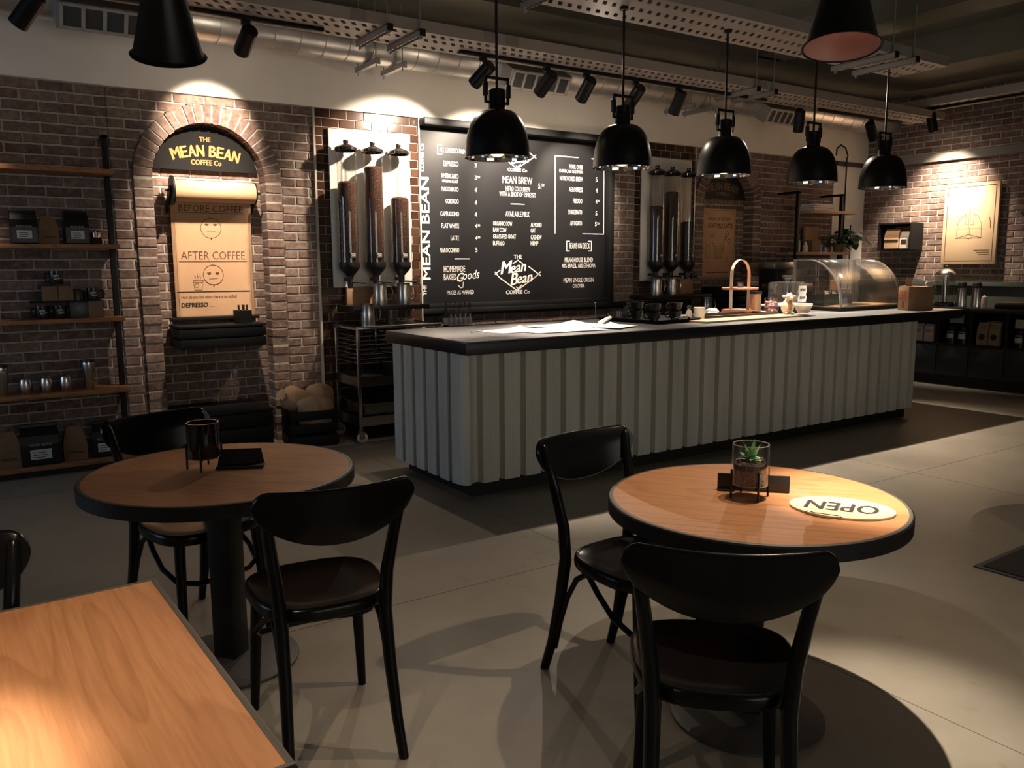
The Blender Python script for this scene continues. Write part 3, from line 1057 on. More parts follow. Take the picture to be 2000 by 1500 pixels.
# ---------------------------------------------------------------- menu board
t = thing('menu_board', 'large black menu board lettered in white on the back wall', 'menu board', (4.8, 7.0, 1.04))
MB().box(3.645, 5.965, 7.0, 7.05, 1.06, 2.83).build('panel', BOARD, t, True, smooth=0)
f = MB().bbox(3.645, 5.965, 6.86, 7.0, 2.765, 2.828, .004).bbox(5.895, 5.965, 6.93, 7.01, 1.04, 2.77, .004).bbox(3.645, 5.965, 6.955, 7.0, 1.085, 1.13, .004)
f.build('frame', BOARDF, t, True)
MB().bbox(3.645, 6.17, 6.945, 7.02, 1.035, 1.085, .006).bbox(3.645, 6.15, 6.97, 7.02, 1.01, 1.036, .004).build('ledge', BOARDF, t, True)
BT = [('ALL ESPRESSO DRINKS', 3.866, 2.546, 0.324, 0.044), ('ESPRESSO', 3.908, 2.422, 0.161, 0.047), ('3', 4.249, 2.428, 0.027, 0.038), ('AMERICANO', 3.879, 2.31, 0.188, 0.044), ('OR LONG BLACK', 3.891, 2.271, 0.172, 0.026), ('3', 4.25, 2.313, 0.026, 0.038), ('50', 4.28, 2.328, 0.028, 0.02), ('MACCHIATO', 3.879, 2.189, 0.186, 0.042), ('4', 4.248, 2.195, 0.024, 0.041), ('CORTADO', 3.924, 2.076, 0.141, 0.043), ('4', 4.247, 2.075, 0.024, 0.041), ('CAPPUCCINO', 3.864, 1.959, 0.203, 0.043), ('4', 4.245, 1.962, 0.024, 0.041), ('FLAT WHITE', 3.874, 1.846, 0.191, 0.043), ('4', 4.247, 1.852, 0.024, 0.038), ('50', 4.276, 1.868, 0.028, 0.02), ('LATTE', 3.973, 1.731, 0.091, 0.043), ('4', 4.247, 1.736, 0.024, 0.038), ('50', 4.276, 1.752, 0.028, 0.02), ('MAROCCHINO', 3.853, 1.616, 0.211, 0.043), ('5', 4.247, 1.62, 0.023, 0.042), ('HOMEMADE', 3.891, 1.428, 0.236, 0.06), ('BAKED', 3.889, 1.352, 0.137, 0.06), ('PRICES AS MARKED', 3.921, 1.212, 0.303, 0.039), ('MEAN BREW', 4.571, 2.297, 0.359, 0.069), ('NITRO COLD BREW', 4.605, 2.223, 0.297, 0.045), ('WITH A SHOT OF ESPRESSO', 4.533, 2.17, 0.441, 0.045), ('5.', 5.006, 2.26, 0.036, 0.052), ('50', 5.046, 2.285, 0.034, 0.026), ('AVAILABLE MILK', 4.603, 1.973, 0.292, 0.052), ('ORGANIC COW', 4.455, 1.88, 0.228, 0.042), ('RAW COW', 4.455, 1.817, 0.157, 0.042), ('GRASS-FED GOAT', 4.454, 1.753, 0.272, 0.042), ('BUFFALO', 4.453, 1.687, 0.135, 0.042), ('ALMOND', 4.91, 1.875, 0.135, 0.043), ('OAT', 4.91, 1.817, 0.058, 0.043), ('CASHEW', 4.91, 1.75, 0.135, 0.043), ('HEMP', 4.909, 1.69, 0.095, 0.043), ('POUR OVER', 5.4, 2.48, 0.181, 0.046), ('CHEMEX, V60 OR SYPHON', 5.271, 2.439, 0.311, 0.031), ('4', 5.763, 2.489, 0.024, 0.039), ('NITRO COLD BREW', 5.279, 2.358, 0.3, 0.046), ('5', 5.758, 2.366, 0.026, 0.045), ('AEROPRESS', 5.398, 2.248, 0.182, 0.047), ('4', 5.759, 2.253, 0.026, 0.045), ('FREDDO', 5.454, 2.132, 0.122, 0.047), ('4', 5.757, 2.137, 0.026, 0.043), ('50', 5.788, 2.155, 0.03, 0.021), ('SHAKERATO', 5.391, 2.016, 0.182, 0.047), ('5', 5.758, 2.013, 0.026, 0.045), ('AFFOGATO', 5.417, 1.901, 0.156, 0.047), ('5', 5.752, 1.9, 0.026, 0.043), ('50', 5.783, 1.918, 0.03, 0.021), ('BEANS ON DECK', 5.404, 1.661, 0.279, 0.058), ('MEAN HOUSE BLEND', 5.346, 1.518, 0.382, 0.048), ('40% BRAZIL, 60% ETHIOPIA', 5.31, 1.459, 0.454, 0.043), ('MEAN SINGLE ORIGIN', 5.332, 1.305, 0.407, 0.048), ('COLOMBIA', 5.454, 1.247, 0.16, 0.04)]
FB = lambda u, v: (u, 6.998, v)
L_ = MB()
for s, u, v, w, h in BT:
    L_ = MB()
    text(L_, s, u, v, w, h, FB, bold=0)
    L_.build('menu_line', WHITEL, t, True, smooth=0)
for ln in ([(3.894, 2.61), (3.845, 2.61), (3.845, 2.528), (3.893, 2.528)], [(4.185, 2.61), (4.215, 2.61), (4.215, 2.528), (4.185, 2.528)], [(4.015, 1.554), (4.177, 1.554)], [(4.67, 2.097), (4.833, 2.097)], [(5.518, 2.60), (5.22, 2.60), (5.22, 1.815)], [(5.7, 2.6), (5.87, 2.604), (5.875, 1.815), (5.587, 1.815)],
           [(5.409, 1.736), (5.372, 1.736), (5.372, 1.634), (5.41, 1.634)], [(5.665, 1.738), (5.705, 1.738), (5.705, 1.635), (5.666, 1.635)]):
    MB().stroke(ln, .009, FB).build('ruled_line', WHITEL, t, True, smooth=0)
G_ = MB()
text(G_, 'G', 4.036, 1.335, .075, .085, FB, .3, .03)
text(G_, 'oods', 4.105, 1.352, .19, .085, FB, .35, .0, .08)
G_.stroke([(4.05, 1.30), (4.07, 1.275), (4.10, 1.28), (4.105, 1.33)], .007, FB)
G_.build('script_lettering', WHITEL, t, True, smooth=0)
for cz, sc_ in ((1.40, 1.0), (2.575, .8)):
    G_ = MB()
    cx = 4.748

    def Q(u, v):
        return (cx + u * sc_, 6.998, cz + v * sc_)
    text(G_, 'M', -.205, .0, .145, .125, Q, .3, .05, .10)
    text(G_, 'ean', -.082, .010, .19, .105, Q, .34, .05, .12)
    text(G_, 'B', -.088, -.112, .095, .12, Q, .3, .05, .10)
    text(G_, 'ean', -.005, -.097, .19, .105, Q, .34, .05, .12)
    for ln in ([(-.275, .0), (-.215, .042)], [(-.275, .022), (-.225, -.03), (-.01, -.165), (.22, -.03)], [(-.06, .105), (0, .14), (.06, .105)], [(.135, .075), (.285, -.02)], [(.285, .02), (.21, -.04)], [(-.02, -.13), (0, -.145), (.05, -.11)]):
        G_.stroke(ln, .011, Q)
    text(G_, 'THE', -.048, .155, .10, .038, Q, 0, .06)
    text(G_, 'COFFEE Co', -.145, -.20, .29, .038, Q, 0, .06)
    G_.build('logo_lettering', WHITEL, t, True, smooth=0)
VF = lambda x0: (lambda u, v: (x0 - v, 6.998, u))
for s, u, w, h, x0 in (('THE', 1.213, .092, .036, 3.70), ('MEAN', 1.361, .455, .082, 3.745), ('BEAN', 1.886, .42, .082, 3.745), ('COFFEE Co', 2.358, .252, .036, 3.70)):
    G_ = MB()
    text(G_, s, u, 0, w, h, VF(x0), 0, .05)
    G_.build('side_lettering', WHITEL, t, True, smooth=0)


# ---------------------------------------------------------------- bean dispensers
def dispenser_board(x0, x1, label):
    o = MB().bbox(x0, x1, 6.945, 6.965, 1.305, 2.665, .003).build('dispenser_backboard', WHITEP)
    return tag(o, label, 'backboard', 'white boards behind the bean dispensers')


dispenser_board(2.755, 3.525, 'white backboard behind the lit bean dispensers at the left of the menu')
dispenser_board(6.37, 7.14, 'white backboard behind the dim bean dispensers at the right of the menu')


def dispenser(x, level, label, group, bean):
    y = 6.83
    t = thing('bean_dispenser', label, 'bean dispenser', (x, y, 1.36), 0, group)
    r = .085
    o = MB().lathe([(r, .14), (r, 1.12), (r - .003, 1.12), (r - .003, .14)], 28).build('glass_tube', GLASS, t)
    lv = level - 1.36
    b = MB().lathe([(0, .1), (.05, .1), (r - .008, .16), (r - .006, lv - .012), (r - .02, lv + .004), (0, lv + .012)], 24)
    b.build('beans', bean, t)
    c = MB().lathe([(r + .004, 1.105), (r + .012, 1.112), (r + .01, 1.135), (r - .02, 1.155), (.03, 1.165), (.022, 1.17), (.026, 1.185), (.022, 1.2), (0, 1.204)], 28)
    c.build('lid', CHROME if False else mat('dark_chrome', (0.10, 0.09, 0.085), 0.12, 0.9), t)
    f = MB().lathe([(r + .006, .165), (r + .006, .12), (r - .01, .095), (.03, .045), (.028, .0), (.022, -.06), (0, -.06)], 24)
    f.build('funnel', BLACKP, t)
    h = MB().cyl((0, -.02, -.005), (.10, -.035, -.012), .008, n=10).cyl((.09, -.033, -.012), (.13, -.04, -.013), .011, n=10)
    h.build('tap_lever', BLACKP, t)
    l_ = MB().bbox(-.03, .03, -r - .004, -r + .004, .2, .245, .001)
    for k in range(3):
        l_.box(-.022 + .006 * (k % 2), .02, -r - .0052, -r - .004, .208 + .012 * k, .214 + .012 * k, mi=1)
    l_.build('label_plate', [BLACKP, LABELM], t)
    MB().box(-.012, .012, .0, .12, .0, .03).build('bracket', BLACKP, t)
    return t


BEAND = mat('dark_roasted_beans', (0.028, 0.014, 0.01), 0.4, var=0.6, vs_=90, bump=1.0, bs=110)
for x, lv, lb, bn in ((2.862, 2.205, 'left tube of beans on the lit white board, two thirds full', BEANM), (3.108, 2.345, 'middle tube of beans on the lit white board, fullest of the three', BEANM), (3.357, 2.09, 'right tube of beans on the lit white board, about half full', BEANM)):
    dispenser(x, lv, lb, 'bean dispensers left of the menu', bn)
for x, lv, lb in ((6.49, 2.12, 'left tube of beans on the dim board right of the menu'), (6.72, 2.28, 'middle tube of beans on the dim board, fuller than its neighbours'), (6.975, 1.96, 'right tube of beans on the dim board, least full of that set')):
    dispenser(x, lv, lb, 'bean dispensers right of the menu', BEAND)


def wall_shelf(x0, x1, z, label):
    o = MB().bbox(x0, x1, 6.62, 6.96, z - .04, z, .004).build('wall_shelf', BLACKP)
    return tag(o, label, 'shelf', 'black shelves under the bean dispensers')


wall_shelf(2.80, 3.53, 1.15, 'black wall shelf holding steel pitchers beside the menu board')
wall_shelf(6.22, 7.18, 1.15, 'black wall shelf holding steel pitchers at the right of the menu')
tag(MB().bbox(2.86, 3.10, 6.91, 6.945, 1.15, 1.31, .003).build('brown_card', KRAFTD), 'brown card standing behind the pitchers under the lit dispensers', 'card')
tag(MB().bbox(6.86, 7.05, 6.80, 6.9, 1.15, 1.32, .003).build('brown_card', KRAFTD), 'brown card box behind the pitchers under the dim dispensers', 'card')


def pitcher(x, y, z, label, group, h=.165, r=.055):
    t = thing('steel_pitcher', label, 'pitcher', (x, y, z), 0, group)
    MB().lathe([(0, 0), (r * .98, 0), (r, .006), (r * .94, h * .55), (r * .9, h * .9), (r * .97, h), (r * .93, h), (r * .86, h * .88), (r * .9, .01), (0, .008)], 28).build('body', STEEL, t)
    MB().tube([(r * .9, -.01, h * .86), (r * 1.5, -.02, h * .84), (r * 1.75, -.025, h * .6), (r * 1.6, -.022, h * .28), (r * .96, -.012, h * .2)], .006, 8).build('handle', STEEL, t)
    return t


pitcher(3.10, 6.74, 1.15, 'steel pitcher under the middle lit dispenser', 'steel pitchers', .19, .065)
pitcher(3.33, 6.74, 1.15, 'steel pitcher under the right lit dispenser', 'steel pitchers', .19, .065)
pitcher(6.40, 6.72, 1.15, 'steel pitcher under the left dim dispenser', 'steel pitchers', .19, .065)
pitcher(6.64, 6.72, 1.15, 'steel pitcher under the middle dim dispenser', 'steel pitchers', .19, .065)
pitcher(6.92, 6.45, ZB, 'small steel pitcher on the back bar behind the stacked cups', 'steel pitchers', .2, .06)

# ---------------------------------------------------------------- chairs and tables


def make_chair(label):
    t = thing('bentwood_chair', label, 'chair', (0, 0, 0), 0, 'black bentwood chairs')

    def outline(s, z, n=44):
        out = []
        for k in range(n):
            a = 2 * PI * k / n
            c, q = math.cos(a), math.sin(a)
            e = 2 / 3.0
            x = math.copysign(abs(c) ** e, c) * .218
            y = math.copysign(abs(q) ** e, q) * .215
            x *= (.212 / .218) * (1 + .09 * (y / .215))
            out.append((x * s, y * s, z))
        return out
    MB().loft([outline(.95, .443), outline(.985, .446), outline(1.0, .455), outline(1.0, .473), outline(.985, .484), outline(.955, .487), outline(.93, .484), outline(.915, .481), outline(.6, .475), outline(.25, .472), outline(.04, .472)]).build('seat', CHAIRW, t, smooth=50)
    for s in (-1, 1):
        m = MB().tube([(s * .165, .150, .45), (s * .176, .166, .25), (s * .188, .185, 0)], [.021, .019, .0145], 12)
        m.build('leg', CHAIRW, t)
    for s in (-1, 1):
        pts = [(s * .172, -.315, 0), (s * .166, -.277, .12), (s * .160, -.243, .28), (s * .158, -.214, .45), (s * .167, -.214, .57), (s * .184, -.240, .70), (s * .204, -.283, .850), (s * .2055, -.287, .862)]
        m = MB().tube(pts, [.018, .020, .0225, .0245, .0235, .021, .0185, .012], 12, flat=.85)
        m.build('leg', CHAIRW, t)
    # curved plywood back, thicker D outline
    m = MB()
    n = 52
    rings = []
    for i in range(n + 1):
        u = math.sin(PI / 2 * (-1 + 2 * i / n))
        x = u * .237
        bow = .052 * u * u
        au = abs(u)
        zt = .886 - .006 * (1 - au * au)
        zb = .706 + .088 * au ** 2.2
        if au > .80:
            q = (au - .80) / .20
            k = 1 - math.sqrt(max(0, 1 - q * q))
            zt -= k * .052
            zb += k * .040
        zt = max(zt, zb + .004)

        def pt(z, off):
            yy = -.262 - .22 * (z - .76) - .05 + bow + off
            return (x, yy, z)
        h = zt - zb
        rings.append([pt(zb, -.003), pt(zb + min(.006, h * .3), -.0105), pt((zt + zb) / 2, -.0105), pt(zt - min(.006, h * .3), -.0105), pt(zt, -.003), pt(zt, .003), pt(zt - min(.006, h * .3), .0105), pt((zt + zb) / 2, .0105), pt(zb + min(.006, h * .3), .0105), pt(zb, .003)])
    m.loft(rings)
    m.build('backrest', CHAIRW, t, smooth=50)
    st = [(-.165, -.10, .443), (-.184, -.02, .39), (-.192, .06, .335), (-.172, .135, .29), (-.11, .176, .28), (0, .19, .278)]
    MB().tube(st + [(-p[0], p[1], p[2]) for p in reversed(st[:-1])], .0105, 8).build('stretcher', CHAIRW, t)
    for s in (-1, 1):
        a = [(s * .167, -.262, .10), (s * .164, -.235, .21), (s * .162, -.20, .31), (s * .162, -.15, .395), (s * .162, -.09, .435), (s * .16, -.03, .446)]
        MB().tube(a, .0105, 8).build('brace', CHAIRW, t)
    return t


def place(t, x, y, deg):
    t.location = (x, y, 0)
    t.rotation_euler = (0, 0, R(deg))


ch = make_chair('black bentwood chair in front, back to us, at the table with the succulent')
place(ch, 1.565, 1.405, -42.5)
place(dup(ch, 'black bentwood chair left of the table with the succulent, seen side on by the counter'), 1.905, 2.055, 184)
place(dup(ch, 'black bentwood chair, back to us, at the near side of the left round table'), .888, 2.475, -7)
place(dup(ch, 'black bentwood chair behind the left round table, facing us in front of the shelves'), .735, 3.42, 197)
place(dup(ch, 'black bentwood chair cut off at the left edge behind the square table'), -.145, 1.93, 180)


def pedestal(t, zt, top_r=.20):
    MB().bbox(-.046, .046, -.046, .046, .018, zt - .01, .004).build('column', TEDGE, t)
    MB().lathe([(0, .0), (.245, .0), (.25, .004), (.25, .012), (.235, .018), (.06, .03), (0, .03)], 56).build('base_plate', BASEM, t)
    m = MB().bbox(-.2, .2, -.025, .025, zt - .016, zt, .003).bbox(-.025, .025, -.2, .2, zt - .016, zt, .003)
    m.build('support_arms', BLACKM, t)


def round_table(x, y, r, rz, label):
    t = thing('round_table', label, 'table', (x, y, 0), R(rz), 'round oak cafe tables')
    n = 96
    MB().lathe([(0, .715), (r - .016, .715), (r - .016, .7495), (r - .020, .75), (0, .75)], n).build('tabletop', OAK, t)
    MB().lathe([(r - .0158, .7005), (r, .702), (r, .744), (r - .004, .748), (r - .0158, .748), (r - .0158, .7005)], n).build('edge_band', TEDGE, t)
    MB().lathe([(r - .0165, .7492), (r - .0165, .7502), (r - .010, .7502), (r - .006, .7485)], n).build('edge_line', EDGE, t)
    pedestal(t, .715)
    return t


round_table(2.078, 1.712, .468, 38, 'round oak table on the right with the succulent and the OPEN sign on it')
round_table(.757, 3.085, .485, 40, 'round oak table on the left, dimly lit, with a smoky glass pot on it')
t = thing('square_table', 'brightly lit oak table with square corners at the bottom left', 'table', (-.03, 1.60, 0), R(1.7))
MB().bbox(-.372, .372, -.455, .455, .716, .75, .002).build('tabletop', OAK, t)
e = MB()
for a in ((-.385, .385, -.468, -.455), (-.385, .385, .455, .468), (-.385, -.372, -.456, .456), (.372, .385, -.456, .456)):
    e.bbox(a[0], a[1], a[2], a[3], .70, .7485, .002)
e.build('edge_band', TEDGE, t)
e = MB()
for a in ((-.383, .383, -.464, -.4545), (-.383, .383, .4545, .464), (-.383, -.3715, -.456, .456), (.3715, .383, -.456, .456)):
    e.bbox(a[0], a[1], a[2], a[3], .748, .7508, .0006)
e.build('edge_line', EDGE, t)
pedestal(t, .716)

# floor mat at the right edge
t = thing('door_mat', 'black rubber mat lying on the floor at the right edge', 'mat', (5.11, 1.53, 0), R(1))
MB().bbox(-1.0, 1.0, -.45, .45, 0, .012, .004).build('mat_pad', RUBBER, t)
MB().bbox(-1.03, 1.03, -.48, .48, 0, .006, .002).build('mat_border', mat('mat_border_rubber', (0.012, 0.012, 0.011), .7), t)

# ---------------------------------------------------------------- things on the round tables
ZTB = .751


def planter(x, y, label, plant, gm):
    t = thing('glass_planter', label, 'planter', (x, y, ZTB), R(20))
    r, zb, zt = .058, .042, .175
    MB().lathe([(0, zb), (r - .004, zb), (r, zb + .004), (r, zt), (r - .0025, zt + .001), (r - .004, zt), (r - .004, zb + .005), (0, zb + .004)], 36).build('glass_pot', gm, t)
    s = MB().lathe([(0, zb + .006), (r - .006, zb + .006), (r - .005, zb + .07), (r - .012, zb + .078), (0, zb + .08)], 30)
    o = s.build('soil', mat('bark_soil', (0.075, 0.035, 0.022), .8, var=.6, vs_=120, bump=1, bs=160) if plant else mat('black_soil', (0.012, 0.01, 0.009), .9, bump=1, bs=160), t)
    rn = random.Random(4)
    pb = MB()
    for k in range(60):
        a, q = rn.uniform(0, 2 * PI), (r - .014) * math.sqrt(rn.random())
        pb.blob((q * math.cos(a), q * math.sin(a), zb + .081), (.006, .005, .005), 7, 5, .2, seed=k)
    pb.build('pebbles', mat('glossy_pebbles', (0.05, 0.025, 0.018), .15, island=.6) if plant else BLACKP, o)
    MB().tube([((r - .002) * math.cos(2 * PI * k / 40), (r - .002) * math.sin(2 * PI * k / 40), zt) for k in range(40)], .0016, 6, True).build('glass_rim', RIMG, t)
    MB().tube([((r - .003) * math.cos(2 * PI * k / 40), (r - .003) * math.sin(2 * PI * k / 40), zb + .003) for k in range(40)], .0022, 6, True).build('glass_foot', RIMG, t)
    st = MB()
    for k in range(4):
        a = PI / 4 + k * PI / 2
        c_, s_ = math.cos(a), math.sin(a)
        st.box(c_ * .063 - .0028, c_ * .063 + .0028, s_ * .063 - .0028, s_ * .063 + .0028, 0, .095)
    for k in range(2):
        a = PI / 4 + k * PI / 2
        st.tube([(math.cos(a) * .062, math.sin(a) * .062, zb - .004), (-math.cos(a) * .062, -math.sin(a) * .062, zb - .004)], .0028, 6)
    st.build('wire_stand', BLACKM, t)
    if plant:
        lf = MB()
        rn = random.Random(8)
        for k in range(17):
            a = k * 2.4 + rn.uniform(-.2, .2)
            ln = .030 + .018 * rn.random() + (.012 if k < 6 else 0)
            up = R(72 - k * 3.2)
            d = Vector((math.cos(a) * math.cos(up), math.sin(a) * math.cos(up), math.sin(up)))
            sd = Vector((-math.sin(a), math.cos(a), 0))
            b = Vector((0, 0, zb + .078))
            rings = []
            for i in range(7):
                q = i / 6
                w = .0105 * (1 - (2 * q - .75) ** 2 * .55) * (1 - q ** 3) + .0006
                p = b + d * ln * q * 1.25 - Vector((0, 0, 1)) * .020 * q * q * (1 if k > 5 else .2)
                rings.append([p - sd * w, p + Vector((0, 0, -.0018)), p + sd * w, p + Vector((0, 0, .0012))])
            lf.loft(rings)
        lf.build('succulent_leaves', LEAF, t)
    return t


planter(2.07, 1.725, 'glass pot with a green succulent on a black wire stand', True, GLASS)
planter(.712, 3.14, 'smoky glass pot of dark soil on a black wire stand', False, GLASSP)
t = thing('menu_card_holder', 'black upright card holder behind the succulent pot', 'card holder', (2.135, 1.765, ZTB), R(-46))
MB().bbox(-.115, .115, -.003, .003, .0, .056, .001).build('card', BLACKP, t)
MB().bbox(-.115, -.06, -.02, .016, 0, .004, .001).build('foot', BLACKW, t)
t = thing('menu_card_holder', 'black card holder leaning beside the smoky glass pot', 'card holder', (.835, 3.10, ZTB), R(-22))
MB().bbox(-.085, .085, -.05, .012, 0, .010, .002).build('foot', BLACKW, t)
MB().prism([(-.085, 0), (.085, 0), (.072, .058), (-.075, .060)], -.003, .003, M=Matrix.Translation((0, 0, .008)) @ Matrix.Rotation(R(62), 4, 'X')).build('card', BLACKP, t)

t = thing('open_sign', 'oval wooden OPEN sign with a string lying on the table, upside down to us', 'sign', (2.195, 1.475, ZTB), R(-58))
el = [(.152 * math.cos(a) * 1.0, .112 * math.sin(a)) for a in [2 * PI * k / 56 for k in range(56)]]
MB().prism(el, 0, .006).build('plaque', mat('pale_maple', (0.66, 0.50, 0.32), .45, var=.06, vs_=6, stretch=(1, 8, 1)), t)
g = MB()
FS = lambda u, v: (-u, -v, .0065)
text(g, 'OPEN', -.105, -.044, .21, .09, FS, .12, .03)
g.build('open_lettering', INKB, t, smooth=0)
g = MB()
text(g, 'Mean', -.022, .001, .044, .014, lambda u, v: (-u, -v, .0068), .3, .0, .05)
text(g, 'Bean', -.018, -.014, .044, .014, lambda u, v: (-u, -v, .0068), .3, .0, .05)
g.build('small_logo', mat('faded_print', (0.35, 0.28, 0.3), .7), t, smooth=0)
MB().tube([(-.09, -.076, .006), (-.10, -.098, .004), (-.085, -.112, .003), (-.045, -.122, .002), (-.01, -.122, .004), (.005, -.115, .008), (.0, -.098, .006)], .0012, 6).tube([(-.085, -.08, .006), (-.07, -.112, .012), (-.03, -.118, .013), (-.004, -.096, .006)], .0012, 6).build('string', INKB, t)

# ---------------------------------------------------------------- things on the counter
GP = 'sheets on the counter'
rn = random.Random(31)
for k, (x, y, w, d, a, lb) in enumerate(((3.25, 4.86, .42, .30, 8, 'white paper sheet at the left end of the spread on the counter'), (3.55, 4.72, .60, .42, -5, 'largest white paper sheet in the middle of the spread'), (3.84, 4.95, .55, .40, 12, 'white paper sheet at the back of the spread, one corner lifted'), (4.03, 4.66, .34, .24, 24, 'small white sheet at the right end of the paper spread'))):
    m = MB()
    nx, ny = 14, 10
    vs_, fs = [], []
    for j in range(ny + 1):
        for i in range(nx + 1):
            u, v = i / nx - .5, j / ny - .5
            z = .002 + .0025 * k + .003 * (math.sin(5 * u + k) * math.cos(4 * v + k) + 1) * .5 + max(0, u + v - .7) * .06
            vs_.append((u * w, v * d, z))
    for j in range(ny):
        for i in range(nx):
            q = j * (nx + 1) + i
            fs.append((q, q + 1, q + nx + 2, q + nx + 1))
    m.add(vs_, fs)
    o = m.build('paper_sheet', PAPER, None, solid=.0006)
    o.location = (x, y, ZC)
    o.rotation_euler = (0, 0, R(a))
    tag(o, lb, 'paper', GP)
o = MB().tube([(0, 0, 0), (.14, 0, .002), (.30, 0, 0)], .014, 12).build('paper_roll', PAPER)
o.location, o.rotation_euler = (3.98, 4.78, ZC + .03), (0, R(-4), R(34))
tag(o, 'rolled white paper lying on the sheets beside the tray of cups', 'paper roll')
t = thing('teaspoon', 'small steel spoon lying near the left end of the counter', 'spoon', (2.98, 4.93, ZC), R(10))
MB().tube([(-.02, 0, .003), (.08, 0, .005)], .002, 6).blob((-.035, 0, .004), (.02, .012, .004), 12, 6).build('spoon_body', STEEL, t)

# tray of cups
t = thing('serving_tray', 'black serving tray with handles under the stacked cups', 'tray', (4.72, 5.05, ZC), R(5))
m = MB()
n = 40


def rr(w, d, r, z, n=8):
    out = []
    for cx, cy, a0 in ((w - r, d - r, 0), (-w + r, d - r, PI / 2), (-w + r, -d + r, PI), (w - r, -d + r, 3 * PI / 2)):
        for k in range(n + 1):
            a = a0 + PI / 2 * k / n
            out.append((cx + r * math.cos(a), cy + r * math.sin(a), z))
    return out


m.loft([rr(.24, .33, .03, .0), rr(.27, .36, .04, .03), rr(.275, .365, .04, .031), rr(.267, .357, .04, .027), rr(.235, .325, .03, .006)])
m.build('tray_body', BLACKP, t)
for s in (-1, 1):
    MB().tube([(-.10, s * .345, .022), (-.085, s * .37, .045), (0, s * .374, .052), (.085, s * .37, .045), (.10, s * .345, .022)], .009, 8, flat=.6).build('handle', BLACKP, t)


def cup(x, y, z, rz, label):
    t = thing('coffee_cup', label, 'cup', (x, y, z), R(rz), 'black cups on the serving tray')
    MB().lathe([(0, 0), (.032, 0), (.034, .004), (.050, .03), (.0565, .066), (.0575, .070), (.055, .070), (.0525, .064), (.045, .03), (.03, .008), (0, .006)], 32).build('bowl', CUPM, t)
    MB().tube([(.050, 0, .058), (.070, 0, .061), (.082, 0, .049), (.079, 0, .03), (.062, 0, .019), (.044, 0, .020)], .0062, 8).build('handle', CUPM, t)
    return t


TM = Matrix.Translation((4.72, 5.05, ZC + .007)) @ Matrix.Rotation(R(5), 4, 'Z')
for (u, v), nm in (((.07, .19), 'left'), ((-.06, -.12), 'front'), ((.20, -.12), 'right')):
    p = TM @ Vector((u, v, 0))
    cup(p.x, p.y, p.z, 150, 'black cup at the bottom of the %s stack on the tray' % nm)
    cup(p.x + .004, p.y - .003, p.z + .071, 156, 'black cup on top of the %s stack on the tray' % nm)
for (u, v), nm in (((-.02, .32), 'tumbler at the far left end of the cup tray'), ((.09, .325), 'tumbler between the first tumbler and the cup stacks')):
    p = TM @ Vector((u, v, 0))
    o = MB().lathe([(0, 0), (.030, 0), (.036, .06), (.0345, .06), (.029, .004), (0, .004)], 24).build('glass_tumbler', GLASSD)
    o.location = p
    tag(o, 'small smoky glass ' + nm, 'glass', 'small glasses on the cup tray')

# wooden board with the things on and around it
t = thing('serving_board', 'long pale wooden board lying along the front of the counter', 'board', (5.45, 4.66, ZC), R(2))
MB().bbox(-.60, .62, -.11, .12, 0, .016, .004).build('board', mat('pale_wood_board', (0.55, 0.36, 0.20), .45, var=.1, vs_=5, stretch=(.3, 4, 1)), t)
t = thing('wooden_tray', 'dark wooden tray with a white sheet in it on the pale board', 'tray', (5.63, 4.93, ZC), R(4))
m = MB().bbox(-.40, .40, -.14, .14, 0, .008, .002)
for a in ((-.40, .40, -.14, -.125), (-.40, .40, .125, .14), (-.40, -.385, -.125, .125), (.385, .40, -.125, .125)):
    m.bbox(a[0], a[1], a[2], a[3], .008, .035, .002)
m.build('tray_body', mat('walnut_tray', (0.050, 0.026, 0.018), .45, var=.2, vs_=6, stretch=(.3, 4, 1)), t)
MB().bbox(-.22, .12, -.09, .06, .008, .011, .001, M=Matrix.Rotation(R(6), 4, 'Z')).build('liner_sheet', PAPER, t)
o = MB().lathe([(0, 0), (.042, 0), (.045, .004), (.046, .105), (.043, .108), (.0415, .104), (.040, .006), (0, .006)], 32).build('ceramic_tumbler', CREAMC)
o.location = (5.10, 4.84, ZC)
tag(o, 'tall cream ceramic tumbler standing right of the cup tray', 'tumbler')
t = thing('sauce_bottle', 'small bottle with a green cap behind the cream tumbler', 'bottle', (5.27, 5.12, ZC))
MB().lathe([(0, 0), (.025, 0), (.027, .005), (.025, .05), (.014, .07), (.012, .08), (0, .08)], 20).build('bottle_body', CREAMC, t)
MB().lathe([(0, .105), (.017, .102), (.02, .085), (.019, .079), (0, .079)], 16).build('cap', LEAFD, t)
o = MB().blob((0, 0, .03), (.075, .045, .03), 16, 10, .28, seed=5).build('crumpled_napkin', PAPER, smooth=20)
o.location = (5.75, 5.30, ZC)
tag(o, 'crumpled white napkin behind the dark wooden tray', 'napkin')

